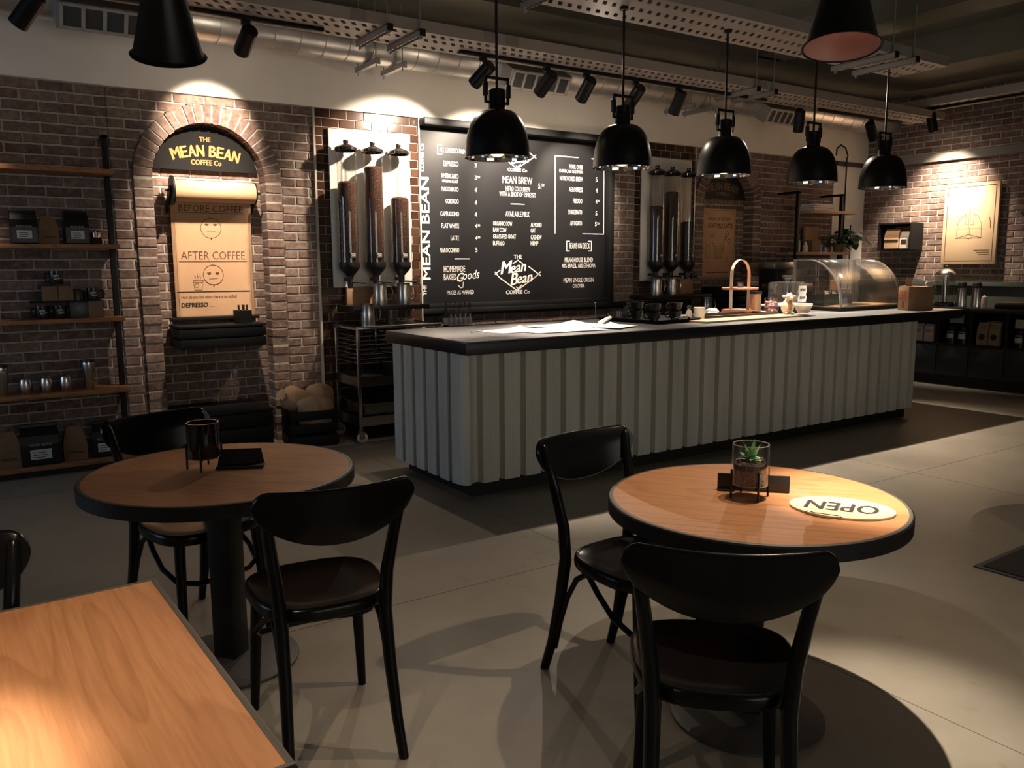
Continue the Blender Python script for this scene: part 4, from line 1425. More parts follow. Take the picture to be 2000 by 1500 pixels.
# two tier stand
t = thing('tiered_stand', 'two tier wooden cake stand with a tall pale bentwood handle', 'cake stand', (6.03, 5.22, ZC), R(6))
TIER = mat('stand_wood', (0.45, 0.19, 0.10), .4, var=.15, vs_=5, stretch=(.3, 4, 1))
for z, r in ((.018, .165), (.225, .165)):
    MB().lathe([(0, z), (r - .004, z), (r, z + .004), (r, z + .017), (r - .004, z + .021), (r - .012, z + .021), (r - .016, z + .017), (0, z + .017)], 40).build('tier_plate', TIER, t)
m = MB()
pts = [(-.135, 0, .0)] + [(-.135, 0, z) for z in (.1, .2, .30, .36)] + [(.135 * math.cos(a), 0, .36 + .135 * math.sin(a)) for a in [PI - PI * k / 14 for k in range(1, 14)]] + [(.135, 0, z) for z in (.36, .30, .2, .1)] + [(.135, 0, 0)]
m.loft([[(p[0] * 1.0 - .003 * (1 if p[0] < 0 else -1), -.014, p[2]), (p[0], -.014, p[2] + (.004 if p[2] > .36 else 0)), (p[0], .014, p[2] + (.004 if p[2] > .36 else 0)), (p[0] - .003 * (1 if p[0] < 0 else -1), .014, p[2])] for p in pts])
m.build('bent_handle', mat('pale_ash_strip', (0.62, 0.52, 0.42), .45), t, solid=.004)
t2 = thing('price_sign', 'tiny black price sign standing on the upper tier of the cake stand', 'price sign', (6.01, 5.20, ZC + .243), R(-30))
MB().bbox(-.032, .032, -.004, .004, 0, .05, .001).build('card', BLACKP, t2)
g = MB()
for k in range(3):
    g.box(-.022, .022 - .006 * k, -.0052, -.0042, .014 + .011 * k, .017 + .011 * k)
g.build('chalk_lines', LABELM, t2, smooth=0)

# glass cloche canister with a white badge, figure, bowl, jar
t = thing('glass_cloche', 'square glass cloche with a white badge on a low stand', 'cloche', (6.60, 5.14, ZC), R(10))
MB().bbox(-.215, .215, -.14, .14, .0, .06, .008).build('stand_base', BLACKP, t)
MB().bbox(-.235, .235, -.155, .155, .06, .078, .006).build('plate', PAPER, t)
m = MB()
m.loft([rr(.185, .115, .05, .08), rr(.185, .115, .05, .27), rr(.175, .105, .05, .285), rr(.06, .05, .03, .292), rr(.03, .03, .02, .296)], (False, True))
m.build('glass_cover', GLASSD, t)
MB().lathe([(.0, .295), (.022, .295), (.018, .31), (.045, .318), (.05, .328), (.05, .342), (.044, .35), (0, .352)], 24).build('knob', GLASSD, t)
Lb = MB()
FBd = lambda u, v: (u, -.168, v)
Lb.prism([(a, b) for a, b in [(.0, .095), (.15, .095), (.165, .14), (.145, .165), (.16, .20), (.15, .25), (.01, .25), (.0, .20), (.015, .165), (-.01, .13)]], -.1655, -.163, M=Matrix(((1, 0, 0, 0), (0, 0, 1, 0), (0, 1, 0, 0), (0, 0, 0, 1))))
Lb.v = [(p[0], p[1] + .046, p[2]) for p in Lb.v]
Lb.build('badge', PAPER, t)
g = MB()
text(g, 'MEAN', .03, .20, .10, .024, lambda u, v: (u, -.121, v), 0, .06)
text(g, 'BEAN', .03, .125, .10, .024, lambda u, v: (u, -.121, v), 0, .06)
g.build('badge_lettering', INKB, t, smooth=0)
# small cow-like sheep ornament
t = thing('animal_ornament', 'white and tan ceramic animal figure sitting on the pale board', 'ornament', (6.13, 4.76, ZC + .012), R(-25))
m = MB().blob((0, 0, .065), (.06, .05, .065), 22, 14).blob((0, -.03, .155), (.032, .036, .034), 18, 12).blob((0, -.062, .145), (.02, .02, .017), 14, 10).blob((0, -.012, .115), (.034, .032, .045), 16, 10)
for s in (-1, 1):
    m.blob((s * .045, -.02, .162), (.022, .007, .011), 10, 7).blob((s * .03, -.035, .012), (.017, .022, .016), 12, 8).blob((s * .014, -.02, .186), (.006, .006, .012), 8, 6)
m.build('body', mat('speckled_ceramic', (0.70, 0.62, 0.50), .4, var=.35, vs_=22), t, smooth=60)
MB().blob((0, -.046, .085), (.018, .018, .05), 14, 9).build('tan_patch', KRAFTD, t)
m = MB().blob((-.014, -.064, .165), (.004, .004, .004), 8, 6).blob((.014, -.064, .165), (.004, .004, .004), 8, 6)
m.build('eyes', INKB, t)
t = thing('small_bowl', 'cream bowl beside the animal figure', 'bowl', (6.27, 4.70, ZC))
MB().lathe([(0, 0), (.032, 0), (.034, .006), (.06, .05), (.078, .088), (.075, .089), (.056, .05), (.03, .012), (0, .01)], 32).build('bowl_body', CREAMC, t)
t = thing('small_plate', 'small cream saucer in front of the cream bowl', 'plate', (6.14, 4.60, ZC + .0165))
MB().lathe([(0, 0), (.04, 0), (.066, .01), (.064, .012), (.04, .004), (0, .004)], 32).build('plate_body', CREAMC, t)
t = thing('sweets_jar', 'glass jar of pink sweets standing left of the cloche', 'jar', (6.29, 5.06, ZC))
MB().lathe([(0, 0), (.066, 0), (.068, .006), (.068, .145), (.065, .145), (.065, .008), (0, .006)], 28).build('glass_body', GLASS, t)
m = MB()
rn = random.Random(2)
for k in range(46):
    a, q = rn.uniform(0, 2 * PI), .05 * math.sqrt(rn.random())
    m.blob((q * math.cos(a), q * math.sin(a), .014 + .095 * rn.random()), (.014, .014, .012), 8, 6, .1, seed=k)
m.build('sweets', PINK, t)
t = thing('brown_packet', 'brown packet with a black top behind the jar of pink sweets', 'packet', (6.24, 5.21, ZC), R(8))
MB().bbox(-.05, .05, -.03, .03, 0, .18, .004).build('packet_body', KRAFT, t)
MB().bbox(-.055, .055, -.034, .034, .18, .205, .003).build('lid', BLACKP, t)
o = MB().bbox(-.05, .05, -.025, .025, 0, .028, .003).build('white_packet', PAPER)
o.location = (6.02, 4.97, ZC + .036)
o.location = (6.12, 5.05, ZC)
tag(o, 'small white packet lying right of the dark wooden tray', 'packet')

# curved glass display case
t = thing('pastry_display_case', 'curved glass pastry display case on the counter', 'display case', (7.2, 5.12, ZC))
X0, X1, Y0, Y1 = 7.03, 8.05, 4.84, 5.42
MB().bbox(X0, X1, Y0, Y1, ZC, ZC + .035, .004).build('base', BLACKW, t, True)
MB().bbox(X0 + .02, X1 - .02, Y0 + .02, Y1 - .02, ZC + .035, ZC + .046, .002).build('deck', mat('beech_deck', (0.62, 0.36, 0.17), .4, var=.1, vs_=6, stretch=(.3, 4, 1)), t, True)  # plain tan beech with a faint stretched mottle
Hc = .50
arc = [(Y0 + .012, ZC + .035)] + [(Y0 + .012 + .40 * (1 - math.cos(a)), ZC + .06 + (Hc - .06) * math.sin(a)) for a in [PI / 2 * k / 16 for k in range(17)]] + [(Y1 - .02, ZC + Hc)]
m = MB()
n = len(arc)
m.add([(X0 + .01, y, z) for y, z in arc] + [(X1 - .01, y, z) for y, z in arc], [(k, k + 1, k + 1 + n, k + n) for k in range(n - 1)])
m.build('curved_pane', GLASSC, t, True, solid=.004)
for x in (X0 + .015, X1 - .015):
    m = MB()
    m.loft([[(x - .015, y, z), (x + .015, y, z), (x + .015, y + .008, z - .010), (x - .015, y + .008, z - .010)] for y, z in arc])
    m.box(x - .012, x + .012, Y1 - .03, Y1 - .005, ZC + .035, ZC + Hc)
    m.build('end_frame', mat('satin_steel_frame', (0.45, 0.43, 0.40), .35, .8), t, True)
    MB().add([(x, y, z) for y, z in arc] + [(x, Y1 - .02, ZC + .035)], [tuple(range(n + 1))]).build('end_pane', GLASSC, t, True, smooth=0)
m = MB().box(7.38, 7.39, Y1 - .03, Y1 - .02, ZC + .04, ZC + Hc).box(7.42, 7.43, Y1 - .03, Y1 - .02, ZC + .04, ZC + Hc).cyl((7.40, Y1 - .035, ZC + .28), (7.40, Y1 - .035, ZC + .31), .008, n=8)
m.build('door_rail', STEEL, t, True, smooth=0)
t = thing('pastry_box', 'black slatted box inside the display case', 'box', (7.30, 5.16, ZC + .046))
m = MB().box(-.24, .24, -.09, .09, 0, .008)
for s in (-1, 1):
    for z in (.012, .045, .078):
        m.bbox(-.24, .24, s * .086 - .004, s * .086 + .004, z, z + .027, .001)
    m.box(s * .236 - .004, s * .236 + .004, -.09, .09, 0, .105)
m.build('box_body', BLACKW, t)
for x, lb in ((7.12, 'left black price sign on the slatted box in the display case'), (7.24, 'middle black price sign on the slatted box in the display case'), (7.40, 'right black price sign on the slatted box in the display case')):
    t = thing('price_sign', lb, 'price sign', (x, 5.07, ZC + .15), R(-12), 'price signs in the display case')
    MB().bbox(-.035, .035, -.003, .003, 0, .05, .001, M=Matrix.Rotation(R(-14), 4, 'X')).build('card', BLACKP, t)
    g = MB()
    for k in range(3):
        g.box(-.026, .024 - .008 * (k % 2), -.0042, -.0034, .010 + .012 * k, .016 + .012 * k, M=Matrix.Rotation(R(-14), 4, 'X'))
    g.build('chalk_lines', PAPER, t, smooth=0)
for (x, y, z, w, h), lb in (((7.56, 5.24, .046, .085, .15), 'left brown carton standing at the back of the display case'), ((7.66, 5.24, .046, .085, .15), 'middle brown carton standing at the back of the display case'), ((7.60, 5.32, .046, .08, .24), 'tall brown carton behind the two others in the display case')):
    o = MB().bbox(-w / 2, w / 2, -.03, .03, 0, h, .002).build('small_carton', KRAFT)
    o.location = (x, y, ZC + z)
    tag(o, lb, 'carton', 'brown cartons in the display case')
o = MB().bbox(-.2, .2, -.10, .10, 0, .012, .004).build('steel_tray', STEEL)
o.location = (7.40, 4.99, ZC + .046)
tag(o, 'flat steel tray at the front of the display case', 'tray')

# cardboard box at the end
t = thing('cardboard_box', 'brown cardboard box with a red print at the right end of the counter', 'box', (7.85, 4.56, ZC), R(-9))
MB().bbox(-.20, .15, -.06, .06, 0, .23, .003).build('box_body', KRAFTD, t)
MB().box(-.15, -.07, .02, .025, .225, .30).box(-.2, .02, .0, .06, .23, .236).build('box_flap', KRAFTD, t, smooth=0)
g = MB()
FX = lambda u, v: (-.2012, -u, v)
text(g, 'THE', -.05, .165, .08, .025, FX, 0, .05)
text(g, 'MEAN', -.05, .135, .10, .025, FX, 0, .05)
text(g, 'BEAN', -.05, .105, .10, .025, FX, 0, .05)
g.build('red_print', mat('red_print_ink', (0.55, 0.10, 0.05), .7), t, smooth=0)
g = MB()
for k in range(7):
    g.box(-.2012, -.2008, -.012, .012, .03 + k * .009, .034 + k * .009)
g.build('small_print', INK, t, smooth=0)
t = thing('white_tag', 'white cloud shaped price tag on top of the cardboard box', 'tag', (7.93, 4.50, ZC + .225), R(-9))
m = MB()
Mt = Matrix(((1, 0, 0, 0), (0, 0, -1, 0), (0, 1, 0, 0), (0, 0, 0, 1)))
m.prism([(-.045, .01), (-.05, .03), (-.045, .048), (-.02, .052), (.01, .05), (.035, .052), (.05, .045), (.052, .02), (.045, .006), (.008, .006), (0, -.002), (-.008, .006)], -.002, .002, M=Mt)
m.build('tag_card', PAPER, t, smooth=0)

# things on the back bar
for k in range(6):
    x = 3.66 + k * .05
    t = thing('syrup_bottle', 'syrup bottle with black pourer, %s in the row below the menu' % ('first from the left', 'second from the left', 'third from the left', 'third from the right', 'second from the right', 'last on the right')[k], 'bottle', (x, 6.56, ZB), 0, 'syrup bottles below the menu board')
    MB().lathe([(0, 0), (.022, 0), (.0235, .004), (.0235, .13), (.02, .15), (.011, .175), (.011, .195), (0, .195)], 18).build('glass_body', GLASSD if k else BLACKP, t)
    MB().lathe([(0, .24), (.006, .24), (.007, .22), (.013, .215), (.013, .19), (0, .19)], 12).build('pourer', BLACKP, t)
    MB().lathe([(.0238, .04), (.0242, .042), (.0242, .10), (.0238, .102)], 18).build('paper_label', LABELM, t)
t = thing('espresso_machine', 'espresso machine with two steel bands on the back bar', 'espresso machine', (8.3, 6.55, ZB))
MB().bbox(-.34, .30, -.16, .18, 0, .24, .01).bbox(-.20, .24, -.10, .18, .24, .50, .01).build('body', BLACKP, t)
MB().bbox(-.36, .34, -.20, .0, .21, .33, .006).build('steel_front', STEEL, t)
MB().bbox(-.38, .0, -.20, .16, .50, .585, .006).build('steel_top', STEEL, t)
MB().tube([(-.05, -.1, .585), (-.05, -.1, .72), (-.10, -.12, .75)], .006, 8).blob((-.10, -.12, .75), (.014, .014, .014), 10, 8).build('steam_lever', BLACKM, t)
t = thing('bar_tap', 'slim steel tap rising behind the cup tray', 'tap', (5.44, 6.60, ZB))
MB().cyl((0, 0, 0), (0, 0, .17), .006, n=10).blob((0, 0, .178), (.012, .012, .012), 12, 8).build('tap_body', STEEL, t)

# ---------------------------------------------------------------- brick arch: sign, paper roll, ledge


def arch_sign(cx, label, bg, fg, R0=.43, zc=2.185, zb=2.262):
    t = thing('arch_sign', label, 'sign', (cx, 7.08, zb), 0, 'half round signs in the brick arches')
    hb = math.sqrt(R0 ** 2 - (zb - zc) ** 2) - .012
    Rr = R0 - .012
    a0 = math.asin((zb - zc) / Rr)
    poly = [(Rr * math.cos(a), Rr * math.sin(a) + zc - zb) for a in [a0 + (PI - 2 * a0) * k / 40 for k in range(41)]]
    MB().prism(poly, -.012, .012, M=Matrix(((1, 0, 0, 0), (0, 0, 1, 0), (0, 1, 0, 0), (0, 0, 0, 1)))).build('sign_panel', bg, t)
    g = MB()
    F = lambda u, v: (u, -.0132, v)
    text(g, 'THE', -.045, .228, .088, .036, F, 0, .05)
    text(g, 'COFFEE Co', -.118, .045, .236, .04, F, 0, .06)
    rad, zc_ = .78, .163 - .78
    word = 'MEAN BEAN'
    adv = {'M': .072, 'E': .056, 'A': .062, 'N': .062, ' ': .030, 'B': .058}
    tot = sum(adv[c] for c in word)
    s = -tot / 2
    for c in word:
        a = adv[c]
        if c != ' ':
            th = (s + a / 2) / rad
            # each letter is laid on the arc
            ux, uz = math.cos(th), -math.sin(th)
            nx, nz = math.sin(th), math.cos(th)
            ox, oz = rad * nx, zc_ + (rad - .05) * nz
            text(g, c, -a * .44, 0, a * .88, .088, (lambda u, v, ux=ux, uz=uz, nx=nx, nz=nz, ox=ox, oz=oz: (ox + u * ux + v * nx, -.0132, oz + u * uz + v * nz)), 0, .06)
        s += a
    g.build('sign_lettering', fg, t, smooth=0)


arch_sign(1.757, 'half round black sign lettered in gold in the lit brick arch', SIGNM, GOLD)
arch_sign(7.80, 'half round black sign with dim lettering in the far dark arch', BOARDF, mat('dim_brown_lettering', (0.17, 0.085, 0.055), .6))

t = thing('paper_roll_holder', 'black wall holder with a big roll of brown paper in the lit arch', 'paper roll holder', (1.75, 6.95, 2.09))
MB().cyl((1.455, 6.93, 2.085), (2.085, 6.93, 2.085), .082, n=40).build('paper_roll', KRAFT, t, True)
for x in (1.437, 2.105):
    m = MB()
    poly = [(6.93 + .062 * math.cos(a), 2.085 + .062 * math.sin(a)) for a in [PI * k / 20 - .2 for k in range(24)]]
    poly = [(6.895, 2.085), (6.91, 2.12), (6.95, 2.12), (7.11, 1.98), (7.11, 1.92), (6.93, 2.05)]
    m.prism(poly, x - .007, x + .007, M=Matrix(((0, 0, 1, 0), (1, 0, 0, 0), (0, 1, 0, 0), (0, 0, 0, 1))))
    m.build('side_bracket', BLACKM, t, True, smooth=0)
MB().cyl((1.40, 6.93, 2.085), (2.14, 6.93, 2.085), .010, n=12).cyl((1.445, 6.93, 2.085), (1.458, 6.93, 2.085), .115, n=36).cyl((2.085, 6.93, 2.085), (2.095, 6.93, 2.085), .088, n=36).build('spindle_and_flange', BLACKM, t, True)
m = MB()
pts = [(6.995, 2.11), (7.008, 2.06), (7.02, 2.0), (7.035, 1.9), (7.045, 1.7), (7.05, 1.5), (7.05, 1.3), (7.045, 1.10), (7.043, 1.08)]
m.add([(x, y + .004 * math.sin(3 * x + 9 * z), z) for x in [1.452 + .63 * k / 12 for k in range(13)] for y, z in pts], [(i * 9 + j, i * 9 + j + 1, (i + 1) * 9 + j + 1, (i + 1) * 9 + j) for i in range(12) for j in range(8)])
m.build('paper_sheet', KRAFT, t, True, solid=.0008)


def paper_y(z):
    for (y0, z0), (y1, z1) in zip(pts, pts[1:]):
        if z1 <= z <= z0:
            return y0 + (y1 - y0) * (z - z0) / (z1 - z0)
    return 7.045


FP = lambda u, v: (u, paper_y(v) + .004 * math.sin(3 * u + 9 * v) - .0022, v)
g = MB()
text(g, 'BEFORE COFFEE', 1.512, 1.935, .50, .05, FP, 0, -.006)
text(g, 'AFTER COFFEE', 1.512, 1.553, .51, .066, FP, 0, -.006)
text(g, 'How do you feel when there is no coffee?', 1.495, 1.238, .445, .026, FP, .15)
g.stroke([(1.50, 1.925), (2.03, 1.925)], .004, FP)
g.stroke([(1.495, 1.536), (2.035, 1.536)], .005, FP)
for cz, ey in ((1.805, .034), (1.428, .02)):
    cx = 1.757
    g.stroke(circle((cx, cz), .08, 40), .004, FP)
    for s in (-1, 1):
        e = circle((cx + s * .033, cz + ey), .016, 10, PI, 2 * PI)
        g.add([FP(*p) for p in e], [tuple(range(len(e)))])
    g.stroke([(cx - .034, cz - .030), (cx + .034, cz - .029)], .003, FP)
    g.stroke([(cx, cz - .078), (cx, cz - .094)], .008, FP)
g.stroke([(1.595, 1.385), (1.675, 1.385), (1.66, 1.307), (1.605, 1.307)], .003, FP, True)
g.stroke([(1.600, 1.37), (1.672, 1.37)], .003, FP)
g.stroke(circle((1.622, 1.345), .016, 14), .003, FP)
for k in range(3):
    g.stroke([(1.61 + .02 * k, 1.395), (1.615 + .02 * k, 1.41), (1.608 + .02 * k, 1.425), (1.613 + .02 * k, 1.44)], .0025, FP)
g.stroke([(1.478, 1.095), (1.478, 1.95)], .002, FP)
g.stroke([(2.058, 1.095), (2.058, 1.95)], .002, FP)
g.build('marker_drawing', INK, t, True, smooth=0)
g = MB()
text(g, 'DEPRESSO', 1.495, 1.168, .205, .036, FP, 0, .09)
text(g, '....', 1.715, 1.168, .05, .03, FP)
g.stroke([(1.468, 1.292), (2.048, 1.290)], .009, FP)
g.build('marker_lettering', INKB, t, True, smooth=0)
tag(MB().bbox(1.385, 2.10, 6.975, 7.01, 1.062, 1.092, .006).build('paper_rail', BLACKW), 'black wooden rail holding down the foot of the brown paper', 'rail')


def slat_box(name, label, cat, x0, x1, y0, y1, z0, z1, ns, mt=BLACKW, gap=.012, top=True):
    t = thing(name, label, cat, ((x0 + x1) / 2, (y0 + y1) / 2, z0))
    h = (z1 - z0 - (.02 if top else 0)) / ns
    for k in range(ns):
        a, b = z0 + k * h + gap / 2, z0 + (k + 1) * h - gap / 2
        m = MB().bbox(x0, x1, y0, y0 + .016, a, b, .002).bbox(x0, x1, y1 - .016, y1, a, b, .002).bbox(x0, x0 + .016, y0 + .016, y1 - .016, a, b, .002).bbox(x1 - .016, x1, y0 + .016, y1 - .016, a, b, .002)
        m.build('slat', mt, t, True)
    for x in (x0 + .017, x1 - .042):
        for y in (y0 + .017, y1 - .042):
            MB().box(x, x + .025, y, y + .025, z0, z1 - .022 if top else z1 - .01).build('corner_post', mt, t, True, smooth=0)
    if top:
        MB().bbox(x0 - .004, x1 + .004, y0 - .004, y1, z1 - .02, z1, .003).build('top_board', mt, t, True)
    else:
        MB().bbox(x0 + .01, x1 - .01, y0 + .01, y1 - .01, z0 + .004, z0 + .016, .002).build('bottom_board', mt, t, True)
    return t


slat_box('wall_ledge', 'black slatted ledge box on the brick wall under the brown paper', 'ledge', 1.40, 2.075, 6.74, 7.10, .85, 1.035, 2)
slat_box('low_bench', 'low black slatted bench against the wall under the arch', 'bench', 1.36, 2.02, 6.50, 7.09, 0, .37, 3)
t = thing('pen_cup', 'square black cup of marker pens on the black ledge', 'pen cup', (1.925, 6.86, 1.035), R(8))
m = MB()
for a in ((-.055, .055, -.055, -.05), (-.055, .055, .05, .055), (-.055, -.05, -.05, .05), (.05, .055, -.05, .05)):
    m.box(a[0], a[1], a[2], a[3], 0, .105)
m.box(-.055, .055, -.055, .055, 0, .004)
m.build('cup_body', BLACKW, t, smooth=0)
for (x, y, dx), lb in (((-.025, .0, -.006), 'black marker pen at the left of the pen cup'), ((.0, -.01, .012), 'black marker pen leaning in the middle of the pen cup'), ((.028, .01, .016), 'black marker pen at the right of the pen cup'), ((.02, .03, -.01), 'black marker pen at the back of the pen cup')):
    p = thing('marker_pen', lb, 'pen', (1.925 + x, 6.86 + y, 1.04), 0, 'marker pens in the cup', tilt=(0, dx * 6))
    MB().cyl((0, 0, 0), (0, 0, .10), .007, n=10).build('barrel', PAPER, p)
    MB().cyl((0, 0, .10), (0, 0, .145), .008, n=10).build('pen_cap', BLACKP, p)

# crate of burlap sacks
t = slat_box('wooden_crate', 'black slatted crate of burlap sacks on the floor', 'crate', -.20, .20, -.20, .20, 0, .318, 3, gap=.03, top=False)
t.location = (2.40, 6.71, 0)
t.rotation_euler = (0, 0, R(-8))


def sack(name, label, c, r, rz, rx, seed, tie=True):
    t = thing(name, label, 'sack', c, R(rz), 'burlap sacks in the black crate', tilt=(R(rx), 0))
    rn = random.Random(seed)
    n, rings = 26, []
    ph = [rn.uniform(0, 6) for _ in range(4)]
    for z, q in ((-1, .3), (-.93, .65), (-.7, .92), (-.3, 1.0), (.1, .98), (.45, .86), (.7, .62), (.85, .36), (.93, .25), (1.0, .28), (1.14, .42), (1.2, .44)) if tie else ((-1, .3), (-.93, .65), (-.7, .92), (-.3, 1.0), (.1, 1.0), (.45, .97), (.7, .86), (.85, .68), (.95, .42), (1.0, .15)):
        ring = []
        for k in range(n):
            a = 2 * PI * k / n
            w = 1 + .06 * math.sin(3 * a + ph[0] + 2 * z) + .05 * math.sin(5 * a + ph[1]) + (.14 * math.sin(9 * a + ph[2]) if z > .6 else .02 * math.sin(9 * a))
            ring.append((r[0] * q * w * math.cos(a), r[1] * q * w * math.sin(a), r[2] * z))
        rings.append(ring)
    MB().loft(rings).build('sack_body', BURLAP, t, smooth=70)
    if tie:
        MB().tube([(r[0] * .29 * math.cos(a), r[1] * .29 * math.sin(a), r[2] * .92 + .004 * math.sin(3 * a)) for a in [2 * PI * k / 14 for k in range(14)]], .008, 6, True).build('tie_cord', mat('tan_cord', (0.55, 0.40, 0.26), .8), t)
    return t


sack('burlap_sack', 'burlap sack lying at the left of the crate with its tied neck showing', (2.28, 6.74, .385), (.115, .11, .13), -62, 68, 1)
sack('burlap_sack', 'plump burlap sack at the right of the crate, tallest of the three', (2.50, 6.76, .30), (.135, .12, .20), 20, 14, 2, False)
sack('burlap_sack', 'burlap sack in front in the crate with a dark seam', (2.42, 6.62, .27), (.15, .09, .15), -20, 12, 3, False)

# steel trolley
t = thing('steel_trolley', 'steel serving trolley with wire runners beside the counter', 'trolley', (3.12, 6.66, 0))
TX0, TX1, TY0, TY1 = 2.74, 3.50, 6.42, 6.90
for x in (TX0, TX1):
    for y in (TY0, TY1):
        p = MB().bbox(x - .014, x + .014, y - .014, y + .014, .115, .985, .003).build('post', STEEL, t, True)
for x in (TX0, TX1):
    for y in (TY0, TY1):
        w = MB().bbox(x - .02, x + .02, y - .014, y + .014, .085, .12, .004).box(x - .02, x + .03, y - .016, y - .012, .04, .1).box(x - .02, x + .03, y + .012, y + .016, .04, .1).build('caster_fork', STEEL, t, True)
        MB().cyl((x + .012, y - .011, .046), (x + .012, y + .011, .046), .046, n=28).build('wheel', mat('pale_castor_rubber', (0.55, 0.53, 0.5), .5), w, True)
m = MB().bbox(TX0 - .02, TX1 + .02, TY0 - .02, TY1 + .02, .965, .98, .003)
m.tube([(TX0 - .02, TY0 - .02, .985), (TX1 + .02, TY0 - .02, .985), (TX1 + .02, TY1 + .02, .985), (TX0 - .02, TY1 + .02, .985)], .009, 8, True)
m.build('top_shelf', STEEL, t, True)
for z in (.53, .19):
    m = MB().bbox(TX0 - .01, TX1 + .01, TY0 - .01, TY1 + .01, z, z + .006, .001)
    m.box(TX0, TX1, TY0 - .016, TY0 - .010, z - .045, z + .035).box(TX0, TX1, TY1 + .010, TY1 + .016, z - .045, z + .035).box(TX0 - .016, TX0 - .01, TY0, TY1, z - .045, z + .035).box(TX1 + .01, TX1 + .016, TY0, TY1, z - .045, z + .035)
    m.build('lower_shelf', STEEL, t, True, smooth=0)
for k in range(7):
    z = .68 + .038 * k
    m = MB()
    for x in (TX0 + .01, (TX0 + TX1) / 2 - .02, (TX0 + TX1) / 2 + .02, TX1 - .01):
        m.cyl((x, TY0, z), (x, TY1, z), .0035, n=6)
    m.cyl((TX0, TY1, z), (TX1, TY1, z), .0035, n=6).cyl((TX0, TY0 + .01, z), (TX1, TY0 + .01, z), .003, n=6)
    m.build('wire_runner', STEEL, t, True)
MB().bbox((TX0 + TX1) / 2 - .012, (TX0 + TX1) / 2 + .012, TY1 - .012, TY1 + .012, .66, .965, .002).build('centre_post', STEEL, t, True)
o = MB().bbox(2.79, 3.44, 6.46, 6.86, .23, .245, .004).bbox(2.78, 3.45, 6.45, 6.87, .315, .325, .003).box(2.79, 3.44, 6.46, 6.47, .24, .32).box(2.79, 3.44, 6.85, 6.86, .24, .32).box(2.79, 2.80, 6.46, 6.86, .24, .32).box(3.43, 3.44, 6.46, 6.86, .24, .32).build('roasting_tray', STEEL, smooth=0)
tag(o, 'deep steel tray on the bottom shelf of the trolley', 'tray')
o = MB().lathe([(0, 0), (.10, 0), (.13, .05), (.135, .12), (.13, .12), (.12, .05), (0, .01)], 30).build('black_pan', BLACKP)
o.location = (3.22, 6.66, .536)
tag(o, 'dark pan on the middle shelf of the trolley', 'pan')
o = MB().blob((0, 0, .012), (.12, .09, .016), 18, 8, .2, seed=3).build('folded_cloth', mat('grey_cloth', (0.16, 0.14, 0.12), .9), smooth=60)
o.location = (2.92, 6.6, .534)
tag(o, 'grey folded cloth on the middle shelf of the trolley', 'cloth')
pitcher(2.93, 6.63, .98, 'steel pitcher on top of the trolley', 'steel pitchers', .19, .062)
o = MB().lathe([(0, 0), (.045, 0), (.048, .004), (.05, .13), (.047, .13), (.044, .006), (0, .006)], 28).build('measuring_glass', GLASSD)
o.location = (3.17, 6.64, .98)
tag(o, 'clear measuring glass on top of the trolley', 'glass')

# ---------------------------------------------------------------- shelves at the left
t = thing('shelf_unit', 'tall black steel shelf unit with oak boards left of the lit brick arch', 'shelf unit', (-.2, 6.84, 0))
for x in (-1.55, .99):
    MB().bbox(x - .02, x + .02, 6.86, 6.90, 0, 2.46, .003).build('post', BLACKM, t, True)
    MB().bbox(x - .02, x + .02, 6.86, 6.985, 2.43, 2.46, .003).build('top_arm', BLACKM, t, True)
for z in (2.18, 1.645, 1.115, .585, .065):
    MB().bbox(-1.7, 1.015 if z > .1 else 1.0, 6.69, 6.98, z - .016, z + .016, .003).build('shelf_board', OAKX, t, True)
MB().box(-1.7, .98, 6.74, 6.98, 0, .048).build('kick_board', PLINTH, t, True, smooth=0)
SZ = [2.196, 1.661, 1.131, .601, .081]


def bag(x, y, z, w, h, d, m, label, group, rz=0, lab=True, gable=False, letters=True, name='coffee_bag'):
    t = thing(name, label, 'bag', (x, y, z), R(rz), group)
    rings = []
    for q, kw, kd in ((0, .94, .9), (.04, 1, 1), (.5, 1.0, 1.0), (.72, .99, .75), (.88, .97, .28), (.93, .97, .12), (1.0, .97, .08)):
        if gable:
            kw, kd = (1, 1) if q < .6 else (1 - .42 * (q - .6) / .4, 1 - .7 * (q - .6) / .4)
        rings.append([(sx * w / 2 * kw, sy * d / 2 * kd, h * q) for sx, sy in ((-1, -1), (1, -1), (1, 1), (-1, 1))])
    MB().loft(rings).build('bag_body', m, t, smooth=0, bevel=.004)
    F = lambda u, v: (u, -d / 2 - .0015, v)
    if lab:
        MB().add([F(-w * .27, h * .16), F(w * .27, h * .16), F(w * .27, h * .40), F(-w * .27, h * .40)], [(0, 1, 2, 3)]).build('paper_label', LABELM, t, smooth=0)
        g = MB()
        for k in range(3):
            g.add([(u, -d / 2 - .0022, v) for u, v in ((-w * .2, h * (.2 + .06 * k)), (w * (.12 + .05 * (k % 2)), h * (.2 + .06 * k)), (w * (.12 + .05 * (k % 2)), h * (.215 + .06 * k)), (-w * .2, h * (.215 + .06 * k)))], [(0, 1, 2, 3)])
        g.build('label_print', INKB, t, smooth=0)
    if letters:
        g = MB()
        F2 = lambda u, v: (u, -d / 2 * 1.0 - .0022, v)
        text(g, 'MEAN BEAN', -w * .28, h * (.48 if lab else .22), w * .56, h * .07, F2, 0, .0)
        g.build('bag_lettering', mat('grey_print', (0.3, 0.3, 0.3), .6) if lab else INKB, t, smooth=0)
    return t


